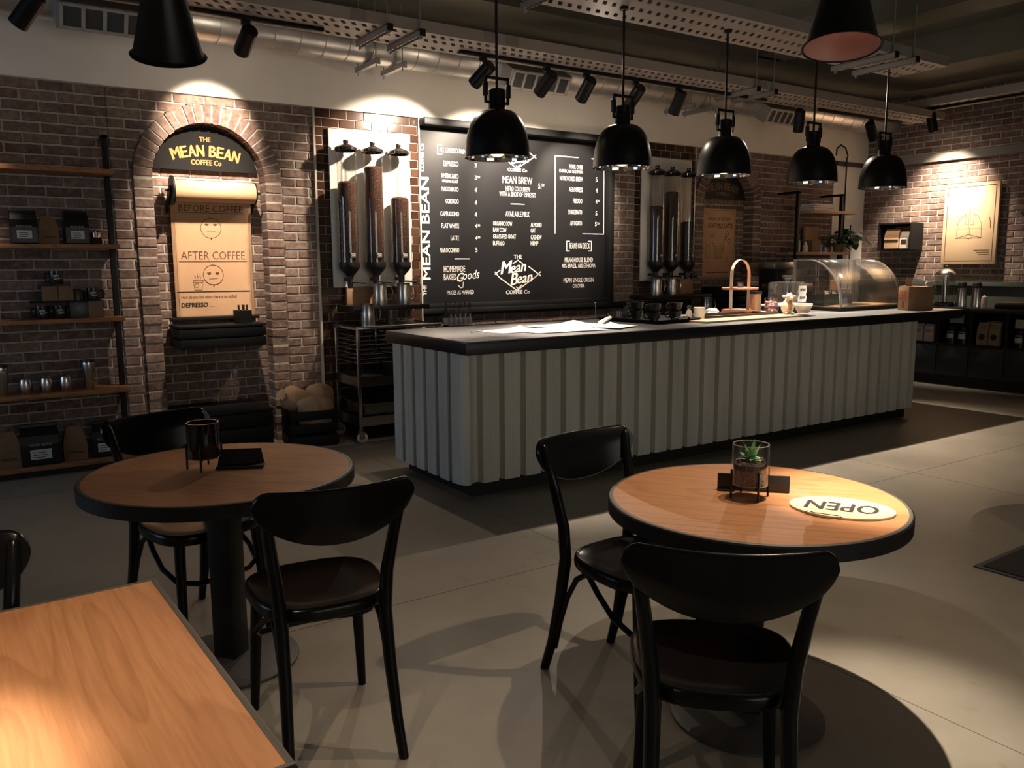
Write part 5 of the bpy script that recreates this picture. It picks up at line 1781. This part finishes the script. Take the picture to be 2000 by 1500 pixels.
BLKBAG = mat('black_foil_bag', (0.009, 0.009, 0.0095), .32, spec=.25)
KRBAG = mat('kraft_gift_bag', (0.20, 0.115, 0.06), .8, var=.08)
bag(.42, 6.80, SZ[1], .17, .235, .10, BLKBAG, 'black coffee bag with a white label at the left end of the second shelf', 'black coffee bags on the left shelves')
bag(.572, 6.83, SZ[1], .135, .20, .08, KRBAG, 'dark kraft gable bag between the two black bags on the second shelf', 'kraft bags on the left shelves', 0, False, True)
bag(.75, 6.81, SZ[1], .16, .24, .10, BLKBAG, 'black coffee bag with a white label right of the kraft bag on the second shelf', 'black coffee bags on the left shelves', 4)
t = thing('small_grinder', 'small dark coffee gadget at the right end of the second shelf', 'gadget', (.875, 6.80, SZ[1]))
MB().bbox(-.035, .035, -.03, .03, 0, .05, .004).build('gadget_base', BLACKW, t)
MB().lathe([(0, .05), (.03, .05), (.034, .085), (.03, .085), (0, .06)], 18).tube([(0, 0, .08), (0, 0, .1), (.04, 0, .1)], .004, 6).build('gadget_top', CHROME, t)


def mug(x, z, label, rz=0, y=6.79, m=None, letters=True):
    t = thing('coffee_mug', label, 'mug', (x, y, z), R(rz), 'black mugs on the third shelf')
    MB().lathe([(0, 0), (.043, 0), (.046, .006), (.046, .095), (.042, .095), (.040, .008), (0, .008)], 28).build('mug_body', CUPM, t)
    MB().tube([(.044, 0, .078), (.066, 0, .078), (.074, 0, .05), (.066, 0, .022), (.044, 0, .022)], .006, 8).build('handle', CUPM, t)
    g = MB()
    F = lambda u, v: (.0466 * math.sin(u / .0466 - R(rz)), -.0466 * math.cos(u / .0466 - R(rz)), v)
    text(g, 'MEAN', -.024, .052, .04, .014, F, .3, .01, .1)
    text(g, 'BEAN', -.016, .034, .04, .014, F, .3, .01, .1)
    g.stroke([(-.034, .048), (0, .072), (.034, .048), (0, .024)], .002, F, True)
    g.build('mug_logo', WHITEL, t, smooth=0)
    return t


mug(.595, SZ[2] + .245, 'black mug alone at the top of the mug pyramid on the third shelf', 190)
for x, lb in ((.548, 'left brown gift box under the top mug on the third shelf'), (.645, 'right brown gift box under the top mug on the third shelf')):
    o = MB().bbox(-.047, .047, -.06, .06, 0, .105, .003).build('gift_box', KRBAG)
    o.location = (x, 6.80, SZ[2] + .128)
    tag(o, lb, 'box', 'brown gift boxes on the third shelf')
o = MB().bbox(-.18, .18, -.09, .09, 0, .012, .002).build('display_board', BLACKW)
o.location = (.60, 6.83, SZ[2] + .115)
tag(o, 'thin black board between the lower mugs and the gift boxes', 'board')
mug(.49, SZ[2], 'black mug at the bottom left of the mug pyramid on the third shelf', 190)
mug(.602, SZ[2], 'black mug at the bottom middle of the mug pyramid on the third shelf', 190)
o = MB().bbox(-.065, .065, -.05, .05, 0, .125, .006).build('printed_tin', mat('dark_printed_tin', (0.03, 0.03, 0.03), .4, var=.6, vs_=60))
o.location = (.725, 6.80, SZ[2])
tag(o, 'dark patterned tin right of the mug pyramid on the third shelf', 'tin')
o = MB().lathe([(0, 0), (.055, 0), (.055, .06), (.05, .075), (.02, .085), (0, .085)], 24).build('round_tin', BLACKP)
o.location = (.72, 6.80, SZ[2] + .125)
tag(o, 'round black tin on top of the patterned tin', 'tin')
o = MB().bbox(-.05, .05, -.05, .05, 0, .12, .003).build('kraft_box', KRBAG)
o.location = (.832, 6.80, SZ[2])
tag(o, 'kraft box under the mug with a handle ring at the right of the third shelf', 'box')
mug(.826, SZ[2] + .12, 'black mug standing on the kraft box at the right of the third shelf', 0)
o = MB().bbox(-.04, .04, -.04, .04, 0, .13, .003).build('pale_packet', mat('pale_olive_packet', (0.25, 0.22, 0.14), .7))
o.location = (.195, 6.80, SZ[2])
tag(o, 'pale packet at the left edge of the third shelf', 'packet')


def tumbler(x, label, tall):
    t = thing('steel_tumbler', label, 'tumbler', (x, 6.79, SZ[3]), 0, 'steel tumblers on the fourth shelf')
    if tall:
        MB().lathe([(0, 0), (.030, 0), (.033, .005), (.040, .14), (.045, .15), (.046, .205), (.044, .21), (.042, .205), (.036, .14), (.028, .008), (0, .008)], 28).build('tumbler_body', STEEL, t)
        MB().lathe([(0, .21), (.042, .21), (.044, .2), (.047, .2), (.046, .218), (0, .222)], 28).build('tumbler_lid', BLACKP, t)
    else:
        MB().lathe([(0, 0), (.032, 0), (.038, .008), (.043, .05), (.040, .09), (.036, .105), (.034, .105), (.038, .088), (.041, .05), (.034, .01), (0, .01)], 28).build('tumbler_body', STEEL, t)
        MB().lathe([(0, .104), (.036, .104), (.038, .112), (.034, .118), (0, .118)], 28).build('tumbler_lid', GLASSD, t)


tumbler(.20, 'tall steel tumbler at the left edge of the fourth shelf', True)
tumbler(.345, 'short steel tumbler, leftmost of the three short ones on the fourth shelf', False)
tumbler(.475, 'short steel tumbler in the middle of the three short ones on the fourth shelf', False)
tumbler(.60, 'short steel tumbler, rightmost of the three short ones on the fourth shelf', False)
tumbler(.755, 'tall steel tumbler at the right end of the fourth shelf', True)
bag(.20, 6.80, SZ[4], .17, .26, .11, KRBAG, 'kraft gable bag at the left edge of the bottom shelf', 'kraft bags on the left shelves', 0, False, True)
bag(.40, 6.78, SZ[4], .25, .30, .12, BLKBAG, 'big black coffee bag with a white label on the bottom shelf', 'black coffee bags on the left shelves')
bag(.625, 6.80, SZ[4], .16, .255, .10, KRBAG, 'kraft gable bag right of the big black bag on the bottom shelf', 'kraft bags on the left shelves', 0, False, True)
bag(.82, 6.80, SZ[4], .15, .27, .10, BLKBAG, 'black coffee bag partly hidden by the chair at the right of the bottom shelf', 'black coffee bags on the left shelves', -6)

# ---------------------------------------------------------------- far right of the back wall
o = MB().bbox(7.475, 8.065, 7.085, 7.096, 1.315, 2.15, .001)
t = thing('paper_poster', 'brown paper poster of a goat milk latte in the far arch', 'poster', (7.78, 7.09, 1.31))
o.build('paper', KRAFT, t, True)
g = MB()
F7 = lambda u, v: (u, 7.0835, v)
text(g, 'SPECIAL OF THE DAY', 7.585, 2.01, .377, .036, F7)
text(g, 'GOAT MILK LATTE', 7.575, 1.92, .43, .055, F7)
g.stroke([(7.495, 2.13), (8.045, 2.13), (8.045, 1.335), (7.495, 1.335)], .003, F7, True)
g.stroke([(7.69, 1.73), (7.86, 1.73), (7.835, 1.56), (7.715, 1.56)], .006, F7, True)
for k in range(6):
    g.stroke([(7.70 + .004 * k, 1.70 - .025 * k), (7.85 - .004 * k, 1.70 - .025 * k)], .003, F7)
g.stroke([(7.695, 1.70), (7.66, 1.73), (7.68, 1.76)], .004, F7)
g.stroke([(7.555, 1.71), (7.61, 1.71), (7.615, 1.56), (7.55, 1.56)], .005, F7, True)
g.stroke([(7.895, 1.57), (7.935, 1.57), (7.93, 1.50), (7.90, 1.50)], .004, F7, True)
for cx, cz, r in ((7.91, 1.85, .028), (7.89, 1.80, .02), (7.95, 1.765, .026), (7.66, 1.83, .018)):
    g.stroke(circle((cx, cz), r, 14), .005, F7)
g.stroke([(7.84, 1.73), (7.90, 1.80), (7.93, 1.86)], .004, F7)
g.stroke([(7.52, 1.82), (7.64, 1.82)], .003, F7)
g.stroke([(7.96, 1.80), (8.03, 1.80)], .003, F7)
for cx in (7.53, 7.99):
    g.stroke([(cx, 2.10), (cx + .03, 2.10)], .006, F7)
    g.stroke([(cx - .01, 1.95), (cx + .01, 1.93)], .006, F7)
for u in range(8):
    g.stroke([(7.57 + .05 * u, 1.385), (7.57 + .05 * u + .032, 1.385)], .014, F7)
for u in range(3):
    g.stroke([(7.54 + .05 * u, 1.505), (7.57 + .05 * u, 1.505)], .006, F7)
g.build('poster_drawing', INK, t, True, smooth=0)
tag(slat_box('wall_ledge', 'black slatted ledge in the far arch under the goat milk poster', 'ledge', 7.40, 8.15, 6.74, 7.10, .92, 1.22, 3), 'black slatted ledge in the far arch under the goat milk poster', 'ledge')

t = thing('open_shelf', 'black steel frame shelf with oak boards at the far right of the back wall', 'shelf', (9.2, 6.8, 1.3))
for x, zb in ((8.72, 1.2), (9.60, 1.2)):
    MB().bbox(x - .022, x + .022, 6.66, 6.70, zb, 2.37, .003).build('post', BLACKM, t, True)
    MB().bbox(x - .022, x + .022, 6.66, 6.99, 2.34, 2.37, .003).build('top_arm', BLACKM, t, True)
for z, x0, x1 in ((2.13, 8.95, 9.80), (1.61, 8.70, 9.72)):
    MB().bbox(x0, x1, 6.60, 6.97, z - .018, z + .018, .003).build('shelf_board', mat('pale_oak_board', (0.42, 0.26, 0.15), .5, var=.12, vs_=5, stretch=(.3, 3, 1)), t, True)
for k, (w, h, c, lb) in enumerate(((.42, .032, BLACKP, 'dark book at the bottom of the stack on the upper far shelf'), (.38, .028, KRBAG, 'brown book in the middle of the stack on the upper far shelf'), (.36, .022, PAPER, 'white book on top of the stack on the upper far shelf'))):
    t = thing('book', lb, 'book', (9.20, 6.76, 2.148 + sum((.032, .028, .022)[:k])), R((2, -3, 1)[k]), 'books on the upper far shelf')
    MB().bbox(-w / 2, w / 2, -.11, .11, 0, .003, .001).bbox(-w / 2, w / 2, -.11, .11, h - .003, h, .001).bbox(-w / 2, w / 2, .106, .11, 0, h, .001).build('book_cover', c, t)
    MB().box(-w / 2 + .004, w / 2 - .004, -.105, .106, .003, h - .003).build('pages', PAPER, t, smooth=0)


def pot_plant(x, y, z, label, pm, ln, nl, seed, r=.075, h=.13):
    t = thing('potted_plant', label, 'plant', (x, y, z), 0, 'potted plants by the far shelf')
    MB().lathe([(0, 0), (r * .7, 0), (r, h), (r * .92, h), (r * .85, h - .01), (0, h - .015)], 26).build('pot', pm, t)
    m = MB()
    rn = random.Random(seed)
    for k in range(nl):
        a = k * 2.4 + rn.uniform(-.3, .3)
        el = R(rn.uniform(15, 80))
        d = Vector((math.cos(a) * math.cos(el), math.sin(a) * math.cos(el), math.sin(el)))
        sd = Vector((-math.sin(a), math.cos(a), 0))
        b = Vector((0, 0, h - .02))
        L0 = ln * rn.uniform(.7, 1.1)
        rings = []
        for i in range(9):
            q = i / 8
            w = .005 if q < .45 else .052 * math.sin(PI * (q - .45) / .55 * .94 + .06) ** .8 * ln / .26
            p = b + d * L0 * q - Vector((0, 0, 1)) * L0 * .55 * q ** 3
            rings.append([p - sd * w, p + Vector((0, 0, -.004)), p + sd * w, p + Vector((0, 0, .003))])
        m.loft(rings)
    m.build('leaves', LEAFD, t, smooth=60)


pot_plant(9.80, 6.72, 1.632, 'leafy green plant in a pale pot at the right end of the far shelf', CREAMC, .34, 26, 3, .08, .14)
pot_plant(9.52, 6.66, 1.629, 'small dark plant in a brown pot on the lower far shelf', KRBAG, .22, 16, 5, .06, .10)
for (x, h, r, m, nm), lb in (((8.83, .20, .03, CREAMC, 'bottle'), 'slim pale bottle at the left of the lower far shelf'), ((8.98, .13, .03, PAPER, 'bottle'), 'small white topped bottle on the lower far shelf'), ((9.30, .16, .045, GLASSD, 'jar'), 'smoky glass jar right of the kraft carton on the lower far shelf'), ((9.40, .10, .04, GLASSD, 'jar'), 'low smoky glass jar left of the small dark plant')):
    o = MB().lathe([(0, 0), (r, 0), (r, h * .6), (r * .5, h * .75), (r * .45, h), (0, h)], 20).build('glass_jar' if nm == 'jar' else 'slim_bottle', m)
    o.location = (x, 6.74, 1.629)
    tag(o, lb, nm)
o = MB().bbox(-.085, .085, -.05, .05, 0, .15, .003).build('kraft_carton', KRBAG)
o.location = (9.16, 6.76, 1.629)
tag(o, 'kraft carton in the middle of the lower far shelf', 'carton')
o = MB().bbox(-.14, .14, -.02, .02, 0, .33, .003).build('brown_board', KRAFTD)
o.location = (9.32, 6.92, 1.629)
tag(o, 'brown board leaning on the wall at the back of the lower far shelf', 'board')
t = thing('hook_pole', 'thin black pole with a curved hook standing by the white wall', 'hook pole', (9.98, 6.90, .92))
m = MB().tube([(9.98, 6.90, .95), (9.98, 6.90, 2.86), (9.97, 6.88, 2.90), (9.88, 6.86, 2.99), (9.78, 6.86, 3.02), (9.70, 6.86, 2.97), (9.69, 6.86, 2.88)], .010, 8)
m.build('pole', BLACKM, t, True)
MB().cyl((10.14, 6.9, .95), (10.14, 6.9, 2.0), .007, n=8).build('second_rod', BLACKM, t, True)

# ---------------------------------------------------------------- right wall: poster, box shelf, cabinets
t = thing('framed_drawing', 'pale canvas with a line drawing of a coffee siphon on the right wall', 'picture', (10.47, 5.47, 1.46))
MB().bbox(10.46, 10.50, 5.14, 5.805, 1.465, 2.455, .003).build('canvas', mat('warm_print_paper', (0.66, 0.46, 0.27), .75, var=.04, vs_=4), t, True)
MB().box(10.50, 10.52, 5.2, 5.75, 1.55, 2.4).build('stretcher_frame', BLACKW, t, True, smooth=0)
g = MB()
FR = lambda u, v: (10.4588, u, v)
g.stroke([(5.762, 2.412), (5.182, 2.412), (5.182, 1.507), (5.762, 1.507)], .009, FR, True)
cy = 5.475
for s in (-1, 1):
    g.stroke([(cy + s * .045, 2.07), (cy + s * .10, 2.05), (cy + s * .145, 1.96), (cy + s * .15, 1.84), (cy + s * .15, 1.785)], .004, FR)
    g.stroke([(cy + s * .008, 2.14), (cy + s * .008, 1.83)], .003, FR)
    g.stroke([(cy, 1.83), (cy + s * .06, 1.81), (cy + s * .16, 1.785)], .005, FR)
    g.stroke([(cy + s * .05, 2.10), (cy + s * .05, 1.95), (cy + s * .01, 1.95)], .003, FR)
g.stroke([(cy - .15, 1.90), (cy + .15, 1.90)], .002, FR)
g.stroke([(cy - .165, 1.785), (cy + .165, 1.785)], .004, FR)
g.stroke([(cy - .05, 1.80), (cy, 1.775), (cy + .05, 1.80)], .004, FR)
g.stroke([(5.24, 2.03), (5.225, 1.98), (5.22, 1.90)], .008, FR)
for k in range(3):
    g.stroke([(5.40 - .03 * k, 1.635 - .025 * k), (5.22, 1.635 - .025 * k)], .008 - .002 * (k == 2), FR)
g.build('ink_drawing', INK, t, True, smooth=0)

t = thing('box_shelf', 'black box shelf with coffee bags mounted on the brick right wall', 'shelf', (10.4, 6.3, 1.66))
m = MB().box(10.25, 10.53, 6.10, 6.56, 1.655, 1.67).box(10.25, 10.53, 6.10, 6.12, 1.67, 1.985).box(10.25, 10.53, 6.545, 6.56, 1.67, 1.985).box(10.25, 10.53, 6.10, 6.56, 1.985, 2.0).box(10.51, 10.53, 6.12, 6.545, 1.67, 1.985)
m.build('box', BLACKW, t, True, smooth=0)
t = bag(10.34, 6.40, 1.67, .20, .26, .09, KRAFT, 'large kraft coffee bag with a dark band in the box shelf', 'coffee bags in the box shelf', -90, False, False, False)
MB().add([(-.10, -.0475, .085), (.10, -.0475, .085), (.10, -.0475, .12), (-.10, -.0475, .12)], [(0, 1, 2, 3)]).build('dark_band', INKB, t, smooth=0)
t = bag(10.33, 6.22, 1.67, .12, .22, .07, mat('pale_bag_paper', (0.62, 0.52, 0.42), .7), 'small pale coffee bag with a black label in the box shelf', 'coffee bags in the box shelf', -90, False, False, False)
MB().add([(-.035, -.0375, .06), (.035, -.0375, .06), (.035, -.0375, .12), (-.035, -.0375, .12)], [(0, 1, 2, 3)]).build('black_label', INKB, t, smooth=0)
o = MB().bbox(10.45, 10.50, 6.16, 6.44, 1.67, 1.96, .003).build('kraft_sheet', KRAFTD)
tag(o, 'brown card standing behind the bags in the box shelf', 'card')

# condiment cabinets along the right wall
CX = 9.98
for k, (y0, y1) in enumerate(((5.52, 6.2), (5.13, 5.52), (4.72, 5.13), (4.28, 4.72), (3.7, 4.28))):
    nm = ('nearest the white wall, holding two pale cartons', 'holding two black jars', 'holding two kraft bags', 'with the pale label tag', 'at the right edge of the picture')[k]
    t = thing('cabinet_unit', 'charcoal cabinet unit ' + nm, 'cabinet', (10.25, (y0 + y1) / 2, 0), 0, 'cabinets along the right wall')
    m = MB().box(CX + .02, 10.5, y0, y0 + .014, .1, .90).box(CX + .02, 10.5, y1 - .014, y1, .1, .90).box(CX + .02, 10.5, y0 + .014, y1 - .014, .48, .515).box(CX + .02, 10.5, y0 + .014, y1 - .014, .1, .12).box(10.44, 10.5, y0 + .014, y1 - .014, .12, .90)
    m.build('carcass', BLACKP, t, True, smooth=0)
    MB().bbox(CX, CX + .02, y0 + .006, y1 - .006, .125, .485, .002).build('door', CABM, t, True)
    MB().box(CX + .06, 10.48, y0, y1, 0, .1).build('toe_kick', PLINTH, t, True, smooth=0)
o = MB().bbox(9.95, 10.5, 3.7, 6.9, .90, .95, .004).build('cabinet_worktop', BLACKP)
tag(o, 'long black worktop over the cabinets on the right wall', 'worktop')
ZN = .515


def niche_item(y, w, h, m, label, cat, group, kind):
    t = thing(kind, label, cat, (10.07, y, ZN), R(-90), group)
    if kind == 'milk_carton':
        MB().bbox(-w / 2, w / 2, -.045, .045, 0, h * .85, .003).loft([[(-w / 2, -.045, h * .85), (w / 2, -.045, h * .85), (w / 2, .045, h * .85), (-w / 2, .045, h * .85)], [(-w / 2, -.004, h), (w / 2, -.004, h), (w / 2, .004, h), (-w / 2, .004, h)]]).build('carton_body', m, t, smooth=0)
        MB().bbox(-w * .32, w * .32, -.0475, -.0455, h * .55, h * .70, .0005).build('brown_print', KRAFTD, t)
    elif kind == 'coffee_jar':
        MB().lathe([(0, 0), (w / 2, 0), (w / 2, h * .75), (w * .36, h * .85), (w * .38, h), (0, h)], 24).build('jar_body', BLACKP, t)
        MB().add([(w / 2 * 1.02 * math.sin(a), -w / 2 * 1.02 * math.cos(a), z) for z in (h * .3, h * .58) for a in [-.75 + 1.5 * k / 8 for k in range(9)]], [(k, k + 1, k + 10, k + 9) for k in range(8)]).build('paper_label', LABELM, t)
        MB().add([(w / 2 * 1.02 * math.sin(a), -w / 2 * 1.02 * math.cos(a), z) for z in (h * .66, h * .72) for a in [-.7 + 1.4 * k / 8 for k in range(9)]], [(k, k + 1, k + 10, k + 9) for k in range(8)]).build('lettering_band', mat('grey_print', (0.3, 0.3, 0.3), .6), t)
    return t


niche_item(5.79, .115, .215, mat('pale_carton', (0.50, 0.40, 0.34), .7), 'left pale carton in the cabinet niche by the counter end', 'carton', 'cartons in the cabinet niche', 'milk_carton')
niche_item(5.655, .115, .215, mat('pale_carton', (0, 0, 0)), 'right pale carton in the cabinet niche by the counter end', 'carton', 'cartons in the cabinet niche', 'milk_carton')
niche_item(5.385, .12, .2, BLACKP, 'left black jar with a pale label in the cabinet niche', 'jar', 'black jars in the cabinet niches', 'coffee_jar')
niche_item(5.245, .12, .2, BLACKP, 'black jar with a pale label beside the niche edge, right of another jar', 'jar', 'black jars in the cabinet niches', 'coffee_jar')
niche_item(4.60, .12, .2, BLACKP, 'black jar with a pale label under the tag at the right edge', 'jar', 'black jars in the cabinet niches', 'coffee_jar')
KB2 = mat('dim_kraft_bag', (0.27, 0.20, 0.13), .8)
for y, lb in ((5.01, 'left kraft bag with a dark round label in the cabinet niche'), (4.875, 'right kraft bag with a dark round label in the cabinet niche')):
    t = bag(10.07, y, ZN, .125, .27, .08, KB2, lb, 'kraft bags in the cabinet niche', -90, False, False, False)
    e = circle((0, .10), .036, 20)[:-1]
    MB().add([(u, -.0425, v) for u, v in e], [tuple(range(len(e)))]).build('round_label', INKB, t, smooth=0)
for y, z, w, c, lb in ((5.30, .765, .17, (0.20, 0.22, 0.21), 'grey price card hanging above the two black jars'), (4.93, .70, .20, (0.20, 0.17, 0.145), 'brown price card behind the two kraft bags'), (4.57, .74, .12, (0.36, 0.36, 0.28), 'pale price card above the black jar at the right edge')):
    o = MB().bbox(-w / 2, w / 2, -.003, .003, 0, .10, .001).build('price_card', mat('card_%d' % (y * 100), c, .7, var=.25, vs_=25))
    o.location, o.rotation_euler = (9.995 if z > .72 else 10.16, y, z), (0, 0, R(-90))
    tag(o, lb, 'price card', 'price cards in the cabinet niches')

t = thing('water_dispenser', 'clear water dispenser with a domed lid and steel tap on the right cabinets', 'dispenser', (10.16, 5.56, .95))
MB().lathe([(0, .0), (.12, .0), (.12, .03), (.105, .05), (.10, .05)], 32).build('base', BLACKP, t)
MB().lathe([(.10, .05), (.12, .08), (.12, .39), (.115, .395)], 32).build('clear_tank', GLASSD, t)
MB().lathe([(.122, .39), (.115, .41), (.07, .45), (.02, .465), (.014, .49), (.02, .50), (0, .505)], 32).build('lid', STEEL, t)
MB().cyl((-.12, -.02, .10), (-.165, -.03, .10), .012, n=12).cyl((-.16, -.03, .12), (-.16, -.03, .06), .010, n=12).cyl((0, 0, .05), (0, 0, .43), .03, n=14).build('tap', CHROME, t)
for y, lb in ((5.36, 'steel vacuum jug with a black lid next to the water dispenser'), (5.18, 'steel vacuum jug with a black lid next to the shaker')):
    t = thing('vacuum_jug', lb, 'jug', (10.18, y, .95), 0, 'steel vacuum jugs')
    MB().lathe([(0, 0), (.062, 0), (.066, .006), (.064, .06), (.048, .22), (.045, .235), (0, .235)], 28).build('jug_body', STEEL, t)
    MB().lathe([(.046, .232), (.052, .24), (.05, .285), (.04, .30), (0, .302)], 24).build('lid', BLACKP, t)
    MB().tube([(.04, .03, .28), (.07, .07, .26), (.08, .08, .16), (.06, .05, .07)], .010, 8).build('handle', BLACKP, t)
o = MB().lathe([(0, 0), (.036, 0), (.037, .10), (.03, .13), (.012, .145), (0, .147)], 24).build('sugar_shaker', CREAMC)
o.location = (10.18, 5.09, .95)
tag(o, 'small cream sugar shaker right of the vacuum jugs', 'shaker')
t = thing('stirrer_tray', 'low wooden tray on the black worktop at the right edge', 'tray', (10.22, 4.62, .95))
MB().bbox(-.14, .14, -.30, .30, 0, .05, .006).build('tray_body', BLACKW, t)
MB().bbox(-.13, .13, -.29, .29, .05, .075, .004).build('wooden_lid', KRBAG, t)
o = MB().bbox(10.40, 10.52, 4.55, 4.95, 2.10, 2.14, .003).build('picture_ledge', mat('pale_ledge', (0.45, 0.33, 0.25), .6))
tag(o, 'small pale ledge on the brick wall at the right edge of the picture', 'ledge')
